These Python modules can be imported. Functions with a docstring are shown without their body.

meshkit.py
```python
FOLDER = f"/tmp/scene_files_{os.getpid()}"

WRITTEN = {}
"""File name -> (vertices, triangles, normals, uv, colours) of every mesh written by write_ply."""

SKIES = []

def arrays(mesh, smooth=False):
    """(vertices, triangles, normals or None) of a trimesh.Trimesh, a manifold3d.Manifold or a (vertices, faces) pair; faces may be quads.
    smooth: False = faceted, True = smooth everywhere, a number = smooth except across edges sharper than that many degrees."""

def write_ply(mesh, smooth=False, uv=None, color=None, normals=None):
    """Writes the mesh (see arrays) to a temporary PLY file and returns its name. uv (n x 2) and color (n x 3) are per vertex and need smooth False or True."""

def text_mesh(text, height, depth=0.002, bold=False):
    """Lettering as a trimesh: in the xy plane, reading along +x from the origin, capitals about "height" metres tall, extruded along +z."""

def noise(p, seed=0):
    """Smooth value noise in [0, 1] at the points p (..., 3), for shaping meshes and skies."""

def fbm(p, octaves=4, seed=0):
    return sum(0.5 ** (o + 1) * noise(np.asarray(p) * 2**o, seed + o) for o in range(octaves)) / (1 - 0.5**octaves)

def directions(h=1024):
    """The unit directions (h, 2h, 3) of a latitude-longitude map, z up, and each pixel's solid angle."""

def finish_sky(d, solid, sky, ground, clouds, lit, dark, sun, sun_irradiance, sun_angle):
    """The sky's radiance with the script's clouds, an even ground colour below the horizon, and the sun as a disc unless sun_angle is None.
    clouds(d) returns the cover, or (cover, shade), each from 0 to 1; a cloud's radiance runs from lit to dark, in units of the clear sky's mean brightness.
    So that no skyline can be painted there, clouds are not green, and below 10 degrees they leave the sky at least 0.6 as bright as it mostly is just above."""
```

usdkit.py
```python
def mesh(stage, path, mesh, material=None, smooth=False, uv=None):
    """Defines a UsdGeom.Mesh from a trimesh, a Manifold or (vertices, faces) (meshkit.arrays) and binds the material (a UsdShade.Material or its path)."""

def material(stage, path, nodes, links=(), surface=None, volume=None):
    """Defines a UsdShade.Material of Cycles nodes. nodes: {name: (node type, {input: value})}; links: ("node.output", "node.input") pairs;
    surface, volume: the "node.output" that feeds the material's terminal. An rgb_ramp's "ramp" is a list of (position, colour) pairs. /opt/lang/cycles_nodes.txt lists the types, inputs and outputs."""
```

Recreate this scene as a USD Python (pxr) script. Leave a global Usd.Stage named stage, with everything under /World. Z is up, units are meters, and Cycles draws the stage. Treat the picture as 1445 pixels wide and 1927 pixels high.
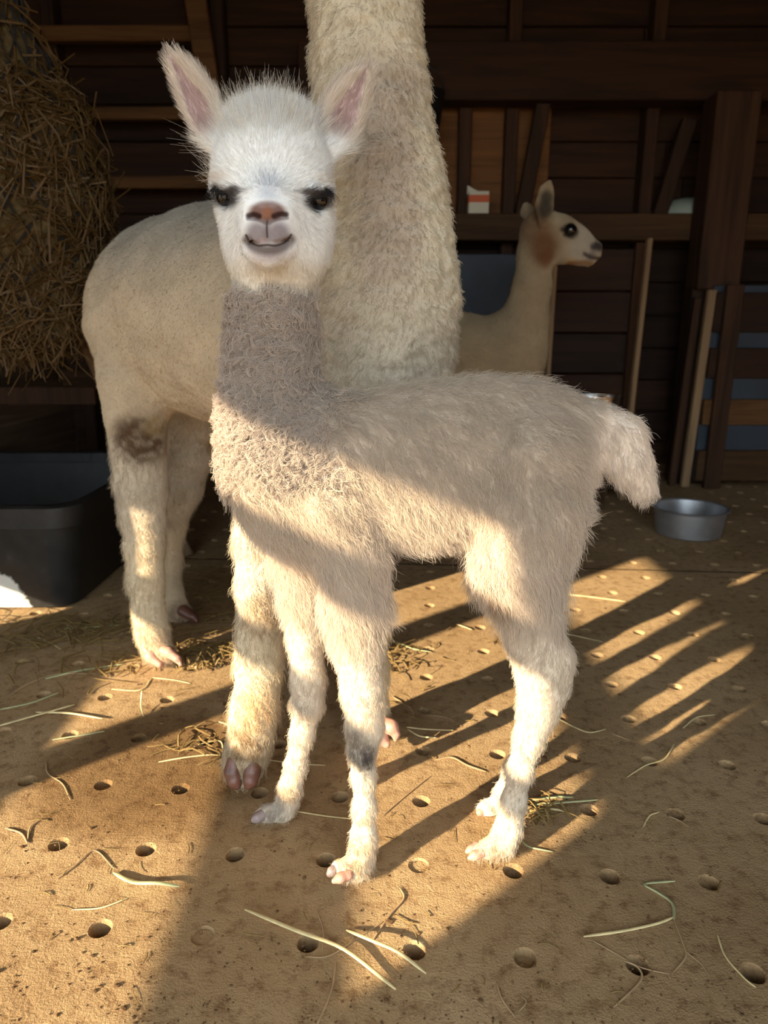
import math, random
import numpy as np
import trimesh
from scipy.spatial import cKDTree
import usdkit, meshkit
from pxr import Usd, UsdGeom, UsdLux, UsdShade, Gf, Sdf, Vt

random.seed(7)
stage = Usd.Stage.CreateInMemory()
UsdGeom.SetStageUpAxis(stage, 'Z')
UsdGeom.SetStageMetersPerUnit(stage, 1.0)
UsdGeom.Xform.Define(stage, '/World')
UsdGeom.Scope.Define(stage, '/World/Looks')

# ------------------------------------------------------------------ camera
W, H, F, PITCH, CAM_Z = 1445.0, 1927.0, 1300.0, 0.25, 0.65
cam = UsdGeom.Camera.Define(stage, '/World/camera')
cam.CreateHorizontalApertureAttr(36.0)
cam.CreateFocalLengthAttr(36.0 * F / W)
cam.CreateFStopAttr(8.0)
cam.CreateFocusDistanceAttr(0.80)
cam.CreateClippingRangeAttr(Gf.Vec2f(0.02, 500.0))
x = UsdGeom.Xformable(cam)
x.AddTranslateOp().Set(Gf.Vec3d(0, 0, CAM_Z))
x.AddRotateXOp().Set(90.0 - math.degrees(PITCH))
cam.CreateExposureAttr(0.08)

# ------------------------------------------------------------------ sun and sky
SUN_AZ, SUN_EL = math.radians(50.0), math.radians(18.4)     # where the light goes, and how steeply
sun = UsdLux.DistantLight.Define(stage, '/World/sun')
sun.CreateAngleAttr(0.6)
sun.CreateIntensityAttr(4.5)
sun.CreateNormalizeAttr(True)
sun.CreateColorAttr(Gf.Vec3f(1.0, 0.83, 0.58))
x = UsdGeom.Xformable(sun)
x.AddRotateZOp().Set(-math.degrees(SUN_AZ))
x.AddRotateXOp().Set(90.0 - math.degrees(SUN_EL))
sky = UsdLux.DomeLight.Define(stage, '/World/sky')
sky.CreateIntensityAttr(1.3)
sky.CreateColorAttr(Gf.Vec3f(0.80, 0.91, 1.0))


# ------------------------------------------------------------------ helpers
CP, SP = math.cos(PITCH), math.sin(PITCH)


def ray(px, py):
    u, v = (px - W / 2) / F, -(py - H / 2) / F
    return np.array([u, CP + v * SP, -SP + v * CP])


def at(px, py, y):
    """The point of the place that lies y metres ahead and is seen at that pixel."""
    r = ray(px, py)
    return np.array([0, 0, CAM_Z]) + r * (y / r[1])


def ground(px, py, z=0.0):
    r = ray(px, py)
    return np.array([0, 0, CAM_Z]) + r * ((z - CAM_Z) / r[2])


def seen(P):
    q = np.asarray(P, float) - [0, 0, CAM_Z]
    yc, zc = q[..., 1] * CP - q[..., 2] * SP, q[..., 1] * SP + q[..., 2] * CP
    return W / 2 + F * q[..., 0] / yc, H / 2 - F * zc / yc


def joint(px, py, y, rpx):
    p = at(px, py, y)
    return p, rpx * (p[1] * CP - (p[2] - CAM_Z) * SP) / F


def mat(name, nodes, links=(), surface='p.BSDF'):
    return usdkit.material(stage, '/World/Looks/' + name, nodes, links, surface=surface)


taken = {}


def numbered(parent, name):
    n = taken.get((parent, name), 0)
    taken[(parent, name)] = n + 1
    return f'{parent}/{name}' + (f'_{n:03d}' if n else '')


def tag(p, label=None, cat=None, group=None, kind=None):
    p = p.GetPrim() if hasattr(p, 'GetPrim') else p
    for k, v in (('label', label), ('category', cat), ('group', group), ('kind', kind)):
        if v:
            p.SetCustomDataByKey(k, v)
    return p


def thing(name, label=None, cat=None, group=None, kind=None, loc=None):
    path = numbered('/World', name)
    xf = UsdGeom.Xform.Define(stage, path)
    tag(xf, label, cat, group, kind)
    return path


def obj(name, mesh, material, parent='/World', smooth=False, tint=None, **kw):
    path = numbered(parent, name)
    m = usdkit.mesh(stage, path, mesh, material, smooth=smooth)
    if tint is not None:
        UsdGeom.PrimvarsAPI(m).CreatePrimvar('tint', Sdf.ValueTypeNames.Color3fArray, 'vertex').Set(
            Vt.Vec3fArray.FromNumpy(np.asarray(tint, np.float32)))
    tag(m, **kw)
    return path


def box(lo, hi, bevel=0.004):
    lo, hi = np.minimum(lo, hi), np.maximum(lo, hi)
    s = hi - lo
    b = min(bevel, s.min() * 0.3)
    if b <= 0.0004:
        m = trimesh.creation.box(s)
    else:
        pts = []
        for i in range(3):
            e = np.full(3, b)
            e[i] = 0
            for sx in (-1, 1):
                for sy in (-1, 1):
                    for sz in (-1, 1):
                        pts.append(np.array([sx, sy, sz]) * (s / 2 - e))
        m = trimesh.convex.convex_hull(np.array(pts))
    m.apply_translation((lo + hi) / 2)
    return m


def beam(a, b, w, t, up=(0, 1, 0)):
    """A squared timber from a to b, w wide and t thick along up."""
    a, b = np.asarray(a, float), np.asarray(b, float)
    d = b - a
    L = np.linalg.norm(d)
    d /= L
    u = np.asarray(up, float) - d * np.dot(up, d)
    u /= np.linalg.norm(u)
    m = box([-w / 2, -t / 2, 0], [w / 2, t / 2, L])
    M = np.eye(4)
    M[:3, 0], M[:3, 1], M[:3, 2], M[:3, 3] = np.cross(u, d), u, d, a
    m.apply_transform(M)
    return m


def tube(pts, r, sides=4, flat=1.0):
    """A closed sweep along pts; r a number or one per point; flat squeezes it towards a blade."""
    pts = np.asarray(pts, float)
    n = len(pts)
    r = np.broadcast_to(np.asarray(r, float), (n,))
    T = np.gradient(pts, axis=0)
    T /= np.linalg.norm(T, axis=1, keepdims=True) + 1e-12
    ref = np.array([0, 0, 1.0]) if abs(T[:, 2]).mean() < 0.8 else np.array([0, 1.0, 0])
    A = np.cross(T, ref)
    A /= np.linalg.norm(A, axis=1, keepdims=True) + 1e-12
    B = np.cross(A, T)
    th = np.arange(sides) * 2 * np.pi / sides
    V = (pts[:, None] + r[:, None, None] * (np.cos(th)[None, :, None] * A[:, None] + flat * np.sin(th)[None, :, None] * B[:, None])).reshape(-1, 3)
    fs = []
    for i in range(n - 1):
        for k in range(sides):
            a, b = i * sides + k, i * sides + (k + 1) % sides
            fs += [[a, b, b + sides], [a, b + sides, a + sides]]
    for k in range(1, sides - 1):
        fs += [[0, k + 1, k], [(n - 1) * sides, (n - 1) * sides + k, (n - 1) * sides + k + 1]]
    return V, np.array(fs)


def join(parts):
    vs, fs, n = [], [], 0
    for v, f in parts:
        vs.append(v)
        fs.append(f + n)
        n += len(v)
    return np.vstack(vs), np.vstack(fs)


def spline(pts, n):
    pts = np.asarray(pts, float)
    if len(pts) < 3:
        t = np.linspace(0, 1, n)[:, None]
        return pts[0] * (1 - t) + pts[-1] * t
    P = np.vstack([2 * pts[0] - pts[1], pts, 2 * pts[-1] - pts[-2]])
    out = []
    for u in np.linspace(0, len(pts) - 1 - 1e-9, n):
        i = int(u)
        t = u - i
        a, b, c, d = P[i], P[i + 1], P[i + 2], P[i + 3]
        out.append(0.5 * (2 * b + (c - a) * t + (2 * a - 5 * b + 4 * c - d) * t * t + (3 * b - a - 3 * c + d) * t ** 3))
    return np.array(out)


class Field:
    """A signed distance on a grid: rounded cones blended into one skin, meshed by surface nets."""

    def __init__(s, lo, hi, h):
        s.lo, s.h = np.asarray(lo, float), h
        s.n = np.ceil((np.asarray(hi) - s.lo) / h).astype(int) + 1
        s.d = np.full(s.n, 0.2, np.float32)

    def cone(s, a, b, ra, rb, k=0.02, sq=None, cut=False):
        a, b = np.asarray(a, float), np.asarray(b, float)
        R = max(ra, rb) + max(k, 0.01) * 1.5 + 3 * s.h
        i0 = np.clip(np.floor((np.minimum(a, b) - R - s.lo) / s.h).astype(int), 0, s.n)
        i1 = np.clip(np.ceil((np.maximum(a, b) + R - s.lo) / s.h).astype(int) + 1, 0, s.n)
        if (i1 <= i0).any():
            return
        g = [(s.lo[i] + s.h * np.arange(i0[i], i1[i]) - a[i]).astype(np.float32) for i in range(3)]
        X, Y, Z = g[0][:, None, None], g[1][None, :, None], g[2][None, None, :]
        ab, scale = b - a, 1.0
        if sq is not None:
            u, f = np.asarray(sq[0], float), sq[1]
            u = u / np.linalg.norm(u)
            e = (X * u[0] + Y * u[1] + Z * u[2]) * (1 / f - 1)
            X, Y, Z = X + u[0] * e, Y + u[1] * e, Z + u[2] * e
            ab = ab + u * np.dot(u, ab) * (1 / f - 1)
            scale = min(1.0, f) ** 0.5
        L = np.dot(ab, ab)
        if L < 1e-10:
            d = np.sqrt(X * X + Y * Y + Z * Z) - ra
        else:
            t = np.clip((X * ab[0] + Y * ab[1] + Z * ab[2]) / L, 0, 1)
            d = np.sqrt((X - t * ab[0]) ** 2 + (Y - t * ab[1]) ** 2 + (Z - t * ab[2]) ** 2) - (ra + (rb - ra) * t)
        d = d * scale
        sl = tuple(slice(i0[i], i1[i]) for i in range(3))
        o = s.d[sl]
        if cut:
            d = -d
            e = np.maximum(k - np.abs(o - d), 0) / k
            s.d[sl] = np.maximum(o, d) + e * e * k * 0.25
        else:
            e = np.maximum(k - np.abs(o - d), 0) / k
            s.d[sl] = np.minimum(o, d) - e * e * k * 0.25

    def chain(s, js, k=0.02, sq=None, cut=False):
        for (a, ra), (b, rb) in zip(js[:-1], js[1:]):
            s.cone(a, b, ra, rb, k, sq, cut)

    def ball(s, j, k=0.02, sq=None, cut=False):
        s.cone(j[0], j[0], j[1], j[1], k, sq, cut)

    def mesh(s):
        d, n = s.d, s.n
        neg = d < 0
        c = n - 1
        cnt = np.zeros(c, np.int8)
        for a in (0, 1):
            for b in (0, 1):
                for e in (0, 1):
                    cnt += neg[a:a + c[0], b:b + c[1], e:e + c[2]]
        act = (cnt > 0) & (cnt < 8)
        idx = np.full(c, -1, np.int64)
        I = np.argwhere(act)
        idx[act] = np.arange(len(I))
        acc, num = np.zeros((len(I), 3)), np.zeros(len(I))
        for ax in range(3):
            o1, o2 = [i for i in range(3) if i != ax]
            for a in (0, 1):
                for b in (0, 1):
                    p = I.copy()
                    p[:, o1] += a
                    p[:, o2] += b
                    q = p.copy()
                    q[:, ax] += 1
                    da, db = d[tuple(p.T)], d[tuple(q.T)]
                    m = (da < 0) != (db < 0)
                    t = np.where(m, da / np.where(m, da - db, 1), 0)
                    r = p.astype(float)
                    r[:, ax] += t
                    acc[m] += r[m]
                    num[m] += 1
        V = s.lo + s.h * acc / num[:, None]
        fs = []
        for ax in range(3):
            o1, o2 = [(1, 2), (2, 0), (0, 1)][ax]
            sa = [slice(1, -1)] * 3
            sb = [slice(1, -1)] * 3
            sa[ax], sb[ax] = slice(0, -1), slice(1, None)
            A, B = neg[tuple(sa)], neg[tuple(sb)]
            E = np.argwhere(A != B)
            if not len(E):
                continue
            inside = A[tuple(E.T)]
            off = np.ones(3, int)
            off[ax] = 0
            E = E + off
            q = []
            for a, b in ((0, 0), (-1, 0), (-1, -1), (0, -1)):
                p = E.copy()
                p[:, o1] += a
                p[:, o2] += b
                q.append(idx[tuple(p.T)])
            q = np.stack(q, 1)
            q[~inside] = q[~inside][:, ::-1]
            fs.append(q)
        q = np.vstack(fs)
        tri = np.vstack([q[:, [0, 1, 2]], q[:, [0, 2, 3]]])
        t = trimesh.Trimesh(V, tri, process=False)
        parts = trimesh.graph.connected_components(t.edges_unique, min_len=200)
        if len(parts) > 1:
            keep = max(parts, key=len)
            mask = np.zeros(len(V), bool)
            mask[keep] = True
            t.update_faces(mask[t.faces].all(1))
            t.remove_unreferenced_vertices()
        was = np.array(t.vertices)
        trimesh.smoothing.filter_taubin(t, iterations=4)
        move = np.asarray(t.vertices) - was
        far_ = np.linalg.norm(move, axis=1, keepdims=True)
        t.vertices = was + move * np.minimum(1, 0.7 * s.h / np.maximum(far_, 1e-9))
        return t


def smooth(a, b, v):
    t = np.clip((v - a) / (b - a), 0, 1)
    return t * t * (3 - 2 * t)


def curves(name, pts, w0, w1, material, parent, tint, **kw):
    """pts (n, k, 3): one strand each; widths taper from w0 (number or per strand) to w1."""
    n, k, _ = pts.shape
    path = numbered(parent, name)
    c = UsdGeom.BasisCurves.Define(stage, path)
    c.CreateTypeAttr('linear')
    c.CreateWrapAttr('nonperiodic')
    c.CreateCurveVertexCountsAttr(Vt.IntArray.FromNumpy(np.full(n, k, np.int32)))
    c.CreatePointsAttr(Vt.Vec3fArray.FromNumpy(pts.reshape(-1, 3).astype(np.float32)))
    t = np.linspace(0, 1, k)
    w = np.broadcast_to(w0, (n,))[:, None] * (1 - t) + w1 * t
    c.CreateWidthsAttr(Vt.FloatArray.FromNumpy(w.ravel().astype(np.float32)))
    c.SetWidthsInterpolation('vertex')
    UsdGeom.PrimvarsAPI(c).CreatePrimvar('tint', Sdf.ValueTypeNames.Color3fArray, 'uniform').Set(
        Vt.Vec3fArray.FromNumpy(np.asarray(tint, np.float32)))
    UsdShade.MaterialBindingAPI.Apply(c.GetPrim()).Bind(material)
    tag(c, kind='stuff', **kw)
    return path


def fur(mesh, count, length, comb, lift, tint, seed, k=5, clump=0.008, pull=0.5, wild=0.25, curl=0.0, weight=None, droop=0.0, turns=1.6):
    """Strands on a mesh. length, lift, curl, tint per vertex; comb per vertex (a direction, made tangent). Strands lean towards their tuft."""
    rng = np.random.default_rng(seed)
    V, Fc, N = np.asarray(mesh.vertices), np.asarray(mesh.faces), np.asarray(mesh.vertex_normals)
    area = mesh.area_faces.copy()
    wv = (length > 0.0006).astype(float) if weight is None else weight * (length > 0.0006)
    area *= wv[Fc].mean(1)
    f = rng.choice(len(Fc), count, p=area / area.sum())
    b = rng.random((count, 2))
    flip = b.sum(1) > 1
    b[flip] = 1 - b[flip]
    B = np.stack([1 - b.sum(1), b[:, 0], b[:, 1]], 1)

    def on(a):
        a = np.asarray(a)
        return (a[Fc[f]] * (B[:, :, None] if a.ndim == 2 else B)).sum(1)

    P, n = on(V), on(N)
    n /= np.linalg.norm(n, axis=1, keepdims=True) + 1e-9
    L = on(length) * rng.uniform(0.6, 1.15, count)
    c = on(comb)
    c -= n * (c * n).sum(1, keepdims=True)
    c /= np.linalg.norm(c, axis=1, keepdims=True) + 1e-9
    lf = on(lift)[:, None]
    side = np.cross(n, c)
    nz = np.stack([meshkit.noise(P * 42 + i * 17.3, seed + i) - 0.5 for i in range(2)], 1)
    d = n * lf + c * (1 - lf) + 1.5 * wild * (side * nz[:, :1] + c * nz[:, 1:]) + rng.normal(0, wild * 0.45, (count, 3))
    d /= np.linalg.norm(d, axis=1, keepdims=True) + 1e-9
    t = np.linspace(0, 1, k)[None, :, None]
    pts = P[:, None] - n[:, None] * 0.0012 + d[:, None] * t * L[:, None, None]
    bend = c * 0.45 + np.array([0, 0, -droop]) + rng.normal(0, wild * 0.4, (count, 3))
    pts = pts + bend[:, None] * (t ** 2) * L[:, None, None]
    m = max(8, int(mesh.area / clump ** 2))
    cf = rng.choice(count, min(m, count), replace=False)
    _, near = cKDTree(P[cf]).query(P)
    tipc = pts[cf][near]
    cr = on(curl) if np.ndim(curl) else np.full(count, curl)
    pl = (pull * t ** 1.4)
    pts = pts * (1 - pl) + (tipc + (P - P[cf][near])[:, None] * 0.25 * (1 - t)) * pl
    if np.any(cr > 0):
        ph = rng.uniform(0, 2 * np.pi, len(cf))[near] + rng.normal(0, 0.5, count)
        a = ph[:, None] + turns * 2 * np.pi * t[0, :, 0][None]
        e = np.cross(d, side)
        pts = pts + (cr * L)[:, None, None] * np.minimum(t * 2, 1) * (np.cos(a)[..., None] * side[:, None] + np.sin(a)[..., None] * e[:, None])
    col = on(tint) * rng.uniform(0.80, 1.16, (count, 1)) * rng.uniform(0.93, 1.06, (len(cf), 1))[near]
    return pts, np.clip(col, 0, 0.97)


# ------------------------------------------------------------------ materials
def wool(name, rough=0.95, trans=0.0, bump=0.0, scale=90.0):
    nodes = {'a': ('attribute', {'attribute': 'tint'}), 'd': ('diffuse_bsdf', {'roughness': 0.6})}
    links = [('a.color', 'd.color')]
    out = 'd.BSDF'
    if bump:
        nodes |= {'t': ('texture_coordinate', {}), 'n': ('noise_texture', {'scale': scale, 'detail': 5.0, 'roughness': 0.65}),
                  'b': ('bump', {'strength': bump, 'distance': 0.006})}
        links += [('t.object', 'n.vector'), ('n.fac', 'b.height'), ('b.normal', 'd.normal')]
    if trans:
        nodes |= {'s': ('translucent_bsdf', {}), 'm': ('mix_closure', {'fac': trans})}
        links += [('a.color', 's.color'), ('d.BSDF', 'm.closure1'), ('s.BSDF', 'm.closure2')]
        out = 'm.closure'
    return mat(name, nodes, links, out)


def plain(name, color, rough=0.6, metal=0.0, spec=0.5, vary=0.0, scale=12.0, bump=0.0):
    nodes = {'p': ('principled_bsdf', {'base_color': color, 'roughness': rough, 'metallic': metal, 'specular_ior_level': spec})}
    links = []
    if vary or bump:
        nodes |= {'t': ('texture_coordinate', {}), 'n': ('noise_texture', {'scale': scale, 'detail': 6.0, 'roughness': 0.6})}
        links += [('t.object', 'n.vector')]
    if vary:
        c = np.array(color)
        nodes['r'] = ('rgb_ramp', {'ramp': [(0.3, tuple(c * (1 - vary))), (0.7, tuple(np.minimum(c * (1 + vary), 1)))]})
        links += [('n.fac', 'r.fac'), ('r.color', 'p.base_color')]
    if bump:
        nodes['b'] = ('bump', {'strength': bump, 'distance': 0.004})
        links += [('n.fac', 'b.height'), ('b.normal', 'p.normal')]
    return mat(name, nodes, links)


def wood(name, dark, light, axis=0, rough=0.75, scale=6.0):
    s = [14.0, 14.0, 14.0]
    s[axis] = 0.9
    return mat(name, {
        't': ('geometry', {}), 'o': ('object_info', {}),
        'off': ('vector_math', {'math_type': 'scale', 'scale': 23.0}),
        'add': ('vector_math', {'math_type': 'add'}),
        'm': ('mapping', {'scale': tuple(s)}),
        'n': ('noise_texture', {'scale': scale / 3, 'detail': 8.0, 'roughness': 0.65, 'distortion': 0.6}),
        'r': ('rgb_ramp', {'ramp': [(0.28, dark), (0.72, light)]}),
        'v': ('map_range', {'from_min': 0.0, 'from_max': 1.0, 'to_min': 0.6, 'to_max': 1.3}),
        'c': ('hsv', {}),
        'b': ('bump', {'strength': 0.35, 'distance': 0.004}),
        'p': ('principled_bsdf', {'roughness': rough, 'specular_ior_level': 0.3})},
        [('o.color', 'off.vector1'), ('o.location', 'add.vector2'), ('t.position', 'add.vector1'), ('add.vector', 'm.vector'), ('m.vector', 'n.vector'),
         ('n.fac', 'r.fac'), ('o.random', 'v.value'), ('v.result', 'c.value'), ('r.color', 'c.color'), ('c.color', 'p.base_color'), ('n.fac', 'b.height'), ('b.normal', 'p.normal')])


def strand_mat(name, ramp, rough=0.6, trans=0.25):
    return mat(name, {'g': ('geometry', {}), 'r': ('rgb_ramp', {'ramp': ramp}),
                      'd': ('principled_bsdf', {'roughness': rough, 'specular_ior_level': 0.3}),
                      's': ('translucent_bsdf', {}), 'm': ('mix_closure', {'fac': trans})},
               [('g.random_per_island', 'r.fac'), ('r.color', 'd.base_color'), ('r.color', 's.color'), ('d.BSDF', 'm.closure1'), ('s.BSDF', 'm.closure2')], 'm.closure')


skin_mat = wool('wool_skin', bump=0.5, scale=140.0)
fleece_skin_mat = wool('fleece_skin', bump=1.0, scale=75.0)
hair_mat = wool('wool_strand', trans=0.35)
eye_mat = plain('eye_gloss', (0.006, 0.005, 0.006), rough=0.06, spec=0.7)
lash_mat = plain('eyelash_black', (0.012, 0.009, 0.008), rough=0.6)
horn_dark = plain('toenail_brown', (0.13, 0.055, 0.035), rough=0.4, vary=0.35, scale=60.0, bump=0.2)
horn_pink = plain('toenail_pink', (0.42, 0.22, 0.16), rough=0.45, vary=0.3, scale=60.0, bump=0.2)
horn_grey = plain('toenail_grey', (0.24, 0.18, 0.165), rough=0.5, vary=0.3, scale=60.0, bump=0.2)

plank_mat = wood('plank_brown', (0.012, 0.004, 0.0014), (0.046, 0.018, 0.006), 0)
plank_up = wood('upright_brown', (0.018, 0.007, 0.003), (0.070, 0.031, 0.012), 2)
rail_mat = wood('rail_brown', (0.050, 0.022, 0.006), (0.14, 0.066, 0.021), 0)
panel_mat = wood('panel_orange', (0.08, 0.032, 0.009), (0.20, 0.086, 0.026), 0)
edge_mat = wood('batten_tan', (0.15, 0.09, 0.045), (0.30, 0.20, 0.105), 2)
fence_mat = wood('fence_grey', (0.10, 0.06, 0.035), (0.26, 0.17, 0.10), 1)
tub_mat = mat('tub_rubber', {
    'g': ('geometry', {}), 'n': ('noise_texture', {'scale': 22.0, 'detail': 6.0, 'roughness': 0.65}),
    'c': ('rgb_ramp', {'ramp': [(0.3, (0.006, 0.006, 0.006)), (0.62, (0.014, 0.0135, 0.012)), (0.8, (0.035, 0.032, 0.027))]}),
    'd': ('vector_math', {'math_type': 'distance', 'vector2': (-0.985, 1.57, -0.01)}),
    'w': ('math', {'math_type': 'multiply_add', 'value2': 0.06, 'value3': -0.03}), 'a': ('math', {'math_type': 'add'}),
    'k': ('map_range', {'from_min': 0.128, 'from_max': 0.120, 'to_min': 0.0, 'to_max': 1.0, 'clamp': True}),
    'x': ('mix_color', {'b': (0.50, 0.51, 0.47)}), 'b': ('bump', {'strength': 0.3, 'distance': 0.004}),
    'p': ('principled_bsdf', {'roughness': 0.48})},
    [('g.position', 'n.vector'), ('n.fac', 'c.fac'), ('g.position', 'd.vector1'), ('n.fac', 'w.value1'), ('d.value', 'a.value1'), ('w.value', 'a.value2'), ('a.value', 'k.value'),
     ('k.result', 'x.fac'), ('c.color', 'x.a'), ('x.result', 'p.base_color'), ('n.fac', 'b.height'), ('b.normal', 'p.normal')])
black_plastic = plain('black_rubber', (0.008, 0.008, 0.0085), rough=0.45, vary=0.5, scale=14.0, bump=0.3)
blue_sheet = plain('blue_grey_sheet', (0.03, 0.042, 0.058), rough=0.6, vary=0.25, scale=5.0)
steel = plain('dull_steel', (0.42, 0.43, 0.44), rough=0.42, metal=0.85, vary=0.15, scale=20.0)
bright_steel = plain('bright_steel', (0.7, 0.7, 0.7), rough=0.22, metal=1.0)
hay_mat = strand_mat('hay_dry', [(0.0, (0.26, 0.17, 0.06)), (0.4, (0.48, 0.34, 0.14)), (0.75, (0.44, 0.38, 0.15)), (1.0, (0.74, 0.60, 0.32))])
hay_dark = strand_mat('hay_net_dark', [(0.0, (0.12, 0.066, 0.02)), (0.4, (0.50, 0.31, 0.105)), (0.75, (0.60, 0.43, 0.15)), (1.0, (0.95, 0.74, 0.36))])
stalk_mat = plain('stalk_straw', (0.62, 0.50, 0.25), rough=0.5, vary=0.3, scale=25.0)
stalk_green = plain('stalk_green', (0.40, 0.40, 0.20), rough=0.5, vary=0.3, scale=25.0)
root_mat = plain('stem_brown', (0.36, 0.235, 0.12), rough=0.6, vary=0.3, scale=25.0)
cord_mat = plain('net_cord', (0.015, 0.012, 0.01), rough=0.9)
soil_mat = plain('soil', (0.06, 0.04, 0.024), rough=1.0, spec=0.1, vary=0.4, scale=90.0, bump=1.0)
crumb_mat = plain('crumb', (0.13, 0.075, 0.035), rough=1.0, spec=0.1, vary=0.4, scale=70.0)

mat_mat = mat('floor_mat', {
    'g': ('geometry', {}),
    'n1': ('noise_texture', {'scale': 2.6, 'detail': 5.0, 'roughness': 0.6}),
    'n2': ('noise_texture', {'scale': 45.0, 'detail': 6.0, 'roughness': 0.7}),
    'n3': ('noise_texture', {'scale': 330.0, 'detail': 4.0, 'roughness': 0.7}),
    'r1': ('rgb_ramp', {'ramp': [(0.3, (0.275, 0.170, 0.080)), (0.52, (0.39, 0.258, 0.130)), (0.72, (0.465, 0.32, 0.172))]}),
    'r2': ('rgb_ramp', {'ramp': [(0.34, (0.5, 0.42, 0.36)), (0.5, (1, 1, 1))]}),
    'mx': ('mix_color', {'blend_type': 'multiply', 'fac': 0.85}),
    # the damp patch at the left
    'sub': ('vector_math', {'math_type': 'distance', 'vector2': tuple(ground(270, 1440))}),
    'wob': ('math', {'math_type': 'multiply_add', 'value2': 0.16, 'value3': -0.08}),
    'add': ('math', {'math_type': 'add'}),
    'dr': ('rgb_ramp', {'ramp': [(0.10, (0.46, 0.40, 0.33)), (0.15, (0.56, 0.50, 0.43)), (0.20, (1, 1, 1))]}),
    'wet': ('mix_color', {'blend_type': 'multiply', 'fac': 1.0}),
    'h': ('math', {'math_type': 'multiply_add', 'value2': 0.55}),
    'b': ('bump', {'strength': 0.75, 'distance': 0.005}),
    'p': ('principled_bsdf', {'roughness': 0.95, 'specular_ior_level': 0.15})},
    [('g.position', 'n1.vector'), ('g.position', 'n2.vector'), ('g.position', 'n3.vector'), ('n1.fac', 'r1.fac'), ('n2.fac', 'r2.fac'),
     ('r1.color', 'mx.a'), ('r2.color', 'mx.b'), ('g.position', 'sub.vector1'), ('n1.fac', 'wob.value1'), ('sub.value', 'add.value1'), ('wob.value', 'add.value2'),
     ('add.value', 'dr.fac'), ('mx.result', 'wet.a'), ('dr.color', 'wet.b'), ('wet.result', 'p.base_color'),
     ('n3.fac', 'h.value1'), ('n2.fac', 'h.value3'), ('h.value', 'b.height'), ('b.normal', 'p.normal')])
ground_mat = plain('yard_earth', (0.38, 0.29, 0.19), rough=1.0, spec=0.1, vary=0.2, scale=3.0)

# ------------------------------------------------------------------ the setting: floor of drilled rubber mats
FX = -1.5                                               # the open side of the shelter
obj('ground', box([-30, -30, -0.30], [30, 30, -0.045], 0), ground_mat, kind='structure')
floor = thing('floor', kind='structure')
YAW, S1, S2, OX, OY = -0.0792, 0.1186, 0.1247, -0.0843, 0.6221
cy, sy = math.cos(YAW), math.sin(YAW)


def mat_xy(i, j):
    return np.array([OX + cy * i * S1 - sy * j * S2, OY + sy * i * S1 + cy * j * S2])


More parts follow.
